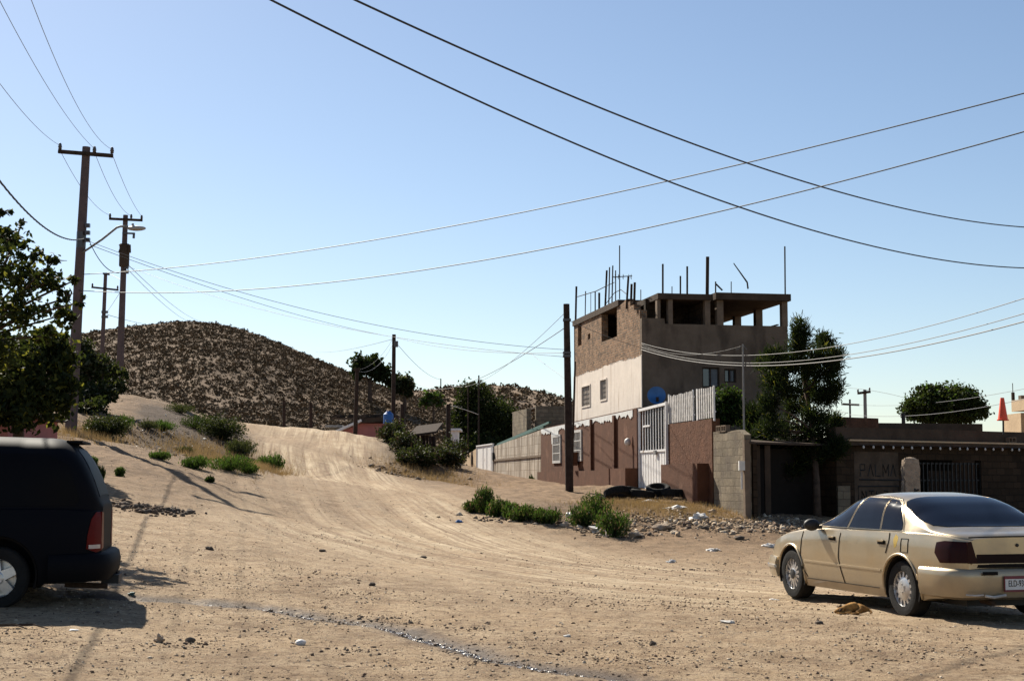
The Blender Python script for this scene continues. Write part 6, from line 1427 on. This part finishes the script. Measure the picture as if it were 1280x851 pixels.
    cc.panel('rear_window', [(.31,.63),(.34,.3),(.345,0),(.34,-.3),(.31,-.63),(.22,-.69),(-.25,-.755),(-.42,-.74),(-.50,-.60),(-.525,-.3),(-.53,0),(-.525,.3),(-.50,.60),(-.42,.74),(-.25,.755),(.22,.69)], M['tint'], root, 'top', 1, .006, .06)
    cc.panel('windshield', [(1.50,.62),(1.46,0),(1.50,-.62),(2.10,-.74),(2.26,-.5),(2.30,0),(2.26,.5),(2.10,.74)], M['tint'], root, 'top', 1, .006, .07)
    # emblem, lock, plate and its lettering
    mb = MB(); mb.lathe([(0, .012), (.016, .01), (.02, 0)], (-1.105, .12, .86), (-1, 0, 0), 12); mb.build('trunk_lock', M['black'], root)
    px_ = -1.214; yc = .205; pl = MB(); pl.box((px_, yc, .45), (.012, .33, .17)); po = pl.build('licence_plate', M['platered'], root)
    mb = MB(); mb.box((px_-.0075, yc, .445), (.004, .315, .115)); mb.build('plate_face', M['plate'], po)
    cu = bpy.data.curves.new('t', 'FONT'); cu.body = 'ELD-93-3'; cu.size = .088; cu.extrude = .001; cu.align_x = 'CENTER'; cu.align_y = 'CENTER'
    to = bpy.data.objects.new('t', cu); C.objects.link(to); bpy.context.view_layer.update(); me = bpy.data.meshes.new_from_object(to.evaluated_get(bpy.context.evaluated_depsgraph_get())); bpy.data.objects.remove(to)
    me.materials.clear(); me.materials.append(M['gap']); me.transform(Matrix.Diagonal((.72, 1.1, 1, 1)))
    # text x -> car -y (seen from behind), text y -> z
    me.transform(Matrix(((0, 0, -1, px_-.0115), (-1, 0, 0, yc), (0, 1, 0, .452), (0, 0, 0, 1)))); me.name = 'plate_number'
    tx = bpy.data.objects.new('plate_number', me); C.objects.link(tx); tx.parent = po
    mb = MB(); mb.box((-1.20, .53, .565), (.03, .17, .035)); mb.build('bumper_light', M['gap'], root)
    mb = MB(); mb.cyl((-.9, .45, .25), (-1.16, .47, .24), .03, .03, 10); mb.build('exhaust_pipe', M['rust'], root)
    mb = MB(); mb.tube([(-1.195+.0, .62, .335), (-1.192, .72, .33), (-1.14, .80, .335)], .010, 5); mb.tube([(-1.205, .35, .33), (-1.21, .5, .31), (-1.20, .6, .325)], .016, 6); mb.build('bumper_scrape', M['paper'], root)
    wheel(root, 0, .80, .325, 1, 'cover'); wheel(root, 2.81, .80, .325, 1, 'open'); wheel(root, 0, -.80, .325, -1, 'cover'); wheel(root, 2.81, -.80, .325, -1, 'open')
sedan()

def van():
    an = R(191); root = thing('parked_minivan', 'black minivan seen from its rear side, cut by the left edge', 'van', (-5.19+.93*-math.sin(an)*-1, 14.93+.93*.99, G(-5.2, 15)), an)
    root.location = (-5.22-.162+.079, 14.93+.834+.015, .30)
    cc = Car((-.92, 3.95),
        [(-.94,.62),(-.91,.72),(-.85,.83),(-.74,.90),(-.5,.94),(.5,.955),(2.5,.955),(3.2,.92),(3.6,.82),(3.85,.66),(3.95,.5)],
        [(-.97,.36),(-.6,.27),(-.3,.24),(3.2,.24),(3.95,.34)],
        [(-.97,.97),(-.5,1.0),(1.0,1.0),(2.2,.97),(3.0,.93),(3.5,.82),(3.95,.6)],
        [(-.92,1.0),(-.89,1.12),(-.83,1.30),(-.75,1.48),(-.65,1.63),(-.54,1.715),(-.40,1.745),(.5,1.77),(1.4,1.76),(1.9,1.68),(2.4,1.40),(2.9,1.10),(3.1,1.03),(3.5,.93),(3.8,.78),(3.95,.64)],
        [(-1,.03),(0,.035),(2,.04),(3.95,.03)], [(-1,4.2),(1.5,4.6),(2.5,3.5),(3.95,2.6)])
    cc.body('body', M['vanpaint'], root, [(.08, .34, .40), (3.0, .34, .40)])
    mb = MB(); mb.box((1.4, 0, .38), (4.3, 1.15, .3)); mb.build('underbody', M['black'], root)
    for sg in (1, -1):
        cc.panel('side_window', [(.55,1.04),(.55,1.58),(-.35,1.57),(-.58,1.46),(-.70,1.10),(-.66,1.04)], M['tintvan'], root, 'side', sg, .005, .06)
        cc.panel('side_window', [(1.6,1.04),(1.5,1.60),(.62,1.585),(.62,1.04)], M['tintvan'], root, 'side', sg, .005, .06)
        cc.panel('side_window', [(2.55,1.03),(1.95,1.50),(1.62,1.58),(1.70,1.03)], M['tintvan'], root, 'side', sg, .005, .06)
        cc.panel('tail_light', [(-.78,.60),(-.79,.74),(-.82,.90),(-.86,.97),(-.905,.975),(-.916,.58),(-.87,.56)], M['lampred2'], root, 'side', sg, .008, .035)
        cc.panel('tail_light', [(sg*.70,.58),(sg*.70,.975),(sg*.55,.96),(sg*.50,.60)][::sg], M['lampred2'], root, 'rear', 1, .01, .05)
        cc.panel('reversing_light', [(-.80,.60),(-.80,.64),(-.90,.64),(-.90,.60)], M['clearlens'], root, 'side', sg, .012, .035, depth=.008)
        mb = MB(); cc.strip(mb, [(.60,.97),(.62,.6),(.55,.30)], sg=sg); cc.strip(mb, [(1.62,.97),(1.64,.30)], sg=sg); mb.build('door_gap', M['gap'], root)
        mb = MB(); p0, p1 = (-.45, sg*.60, 1.80), (1.5, sg*.62, 1.825); mb.tube([p0, p1], .016, 6)
        for x in (-.40, .5, 1.45): mb.cyl((x, sg*.6, 1.66), (x, sg*.6, 1.81), .02, .02, 6)
        t = thing('mirror', None, None, (0, 0, 0)); t.parent = root; m2 = MB(); m2.blob((2.3, sg*1.06, 1.08), .13, 4, 3, 0, (.5, .9, .8)); m2.build('shell', M['black'], t, smooth=True)
    liners(root, (.08, 3.0), .34, .393)
    bp_ = [(-.42,.955),(-.70,.945),(-.86,.89),(-.95,.79),(-1.0,.6),(-1.02,.3),(-1.025,0)]
    sweep(bp_, [(-.14,.26),(-.02,.27),(.02,.34),(.03,.44),(.01,.53),(-.03,.555),(-.14,.56)]).build('rear_bumper', M['vanpaint'], root, smooth=True, ang=50)
    sweep([(3.3,.95),(3.7,.86),(3.95,.6),(4.05,0)], [(-.14,.26),(0,.27),(.03,.4),(.01,.52),(-.14,.56)]).build('front_bumper', M['vanpaint'], root, smooth=True, ang=50)
    mb = MB(); mb.bar((-.60, -.50, 1.705), (-.60, .50, 1.705), .16, .025, (0, 0, 1)); mb.build('roof_spoiler', M['vanpaint'], root)
    mb = MB(); mb.cyl((-.55, .55, .22), (-.98, .57, .20), .03, .03, 10); mb.build('exhaust_pipe', M['rust'], root)
    mb = MB(); mb.box((-.98, 0, .25), (.18, .5, .09)); mb.cyl((-1.04, 0, .22), (-1.04, 0, .33), .02, .02, 8); mb.build('tow_hitch', M['black'], root)
    cc.panel('rear_window', [(-.88,-.58),(-.76,-.55),(-.64,-.50),(-.64,.50),(-.76,.55),(-.88,.58)], M['tintvan'], root, 'top', 1, .006, .06)
    for x, y, sg in ((.08, .82, 1), (3.0, .82, 1), (.08, -.82, -1), (3.0, -.82, -1)): wheel(root, x, y, .315, sg, 'five')
van()
bpy.context.view_layer.update()
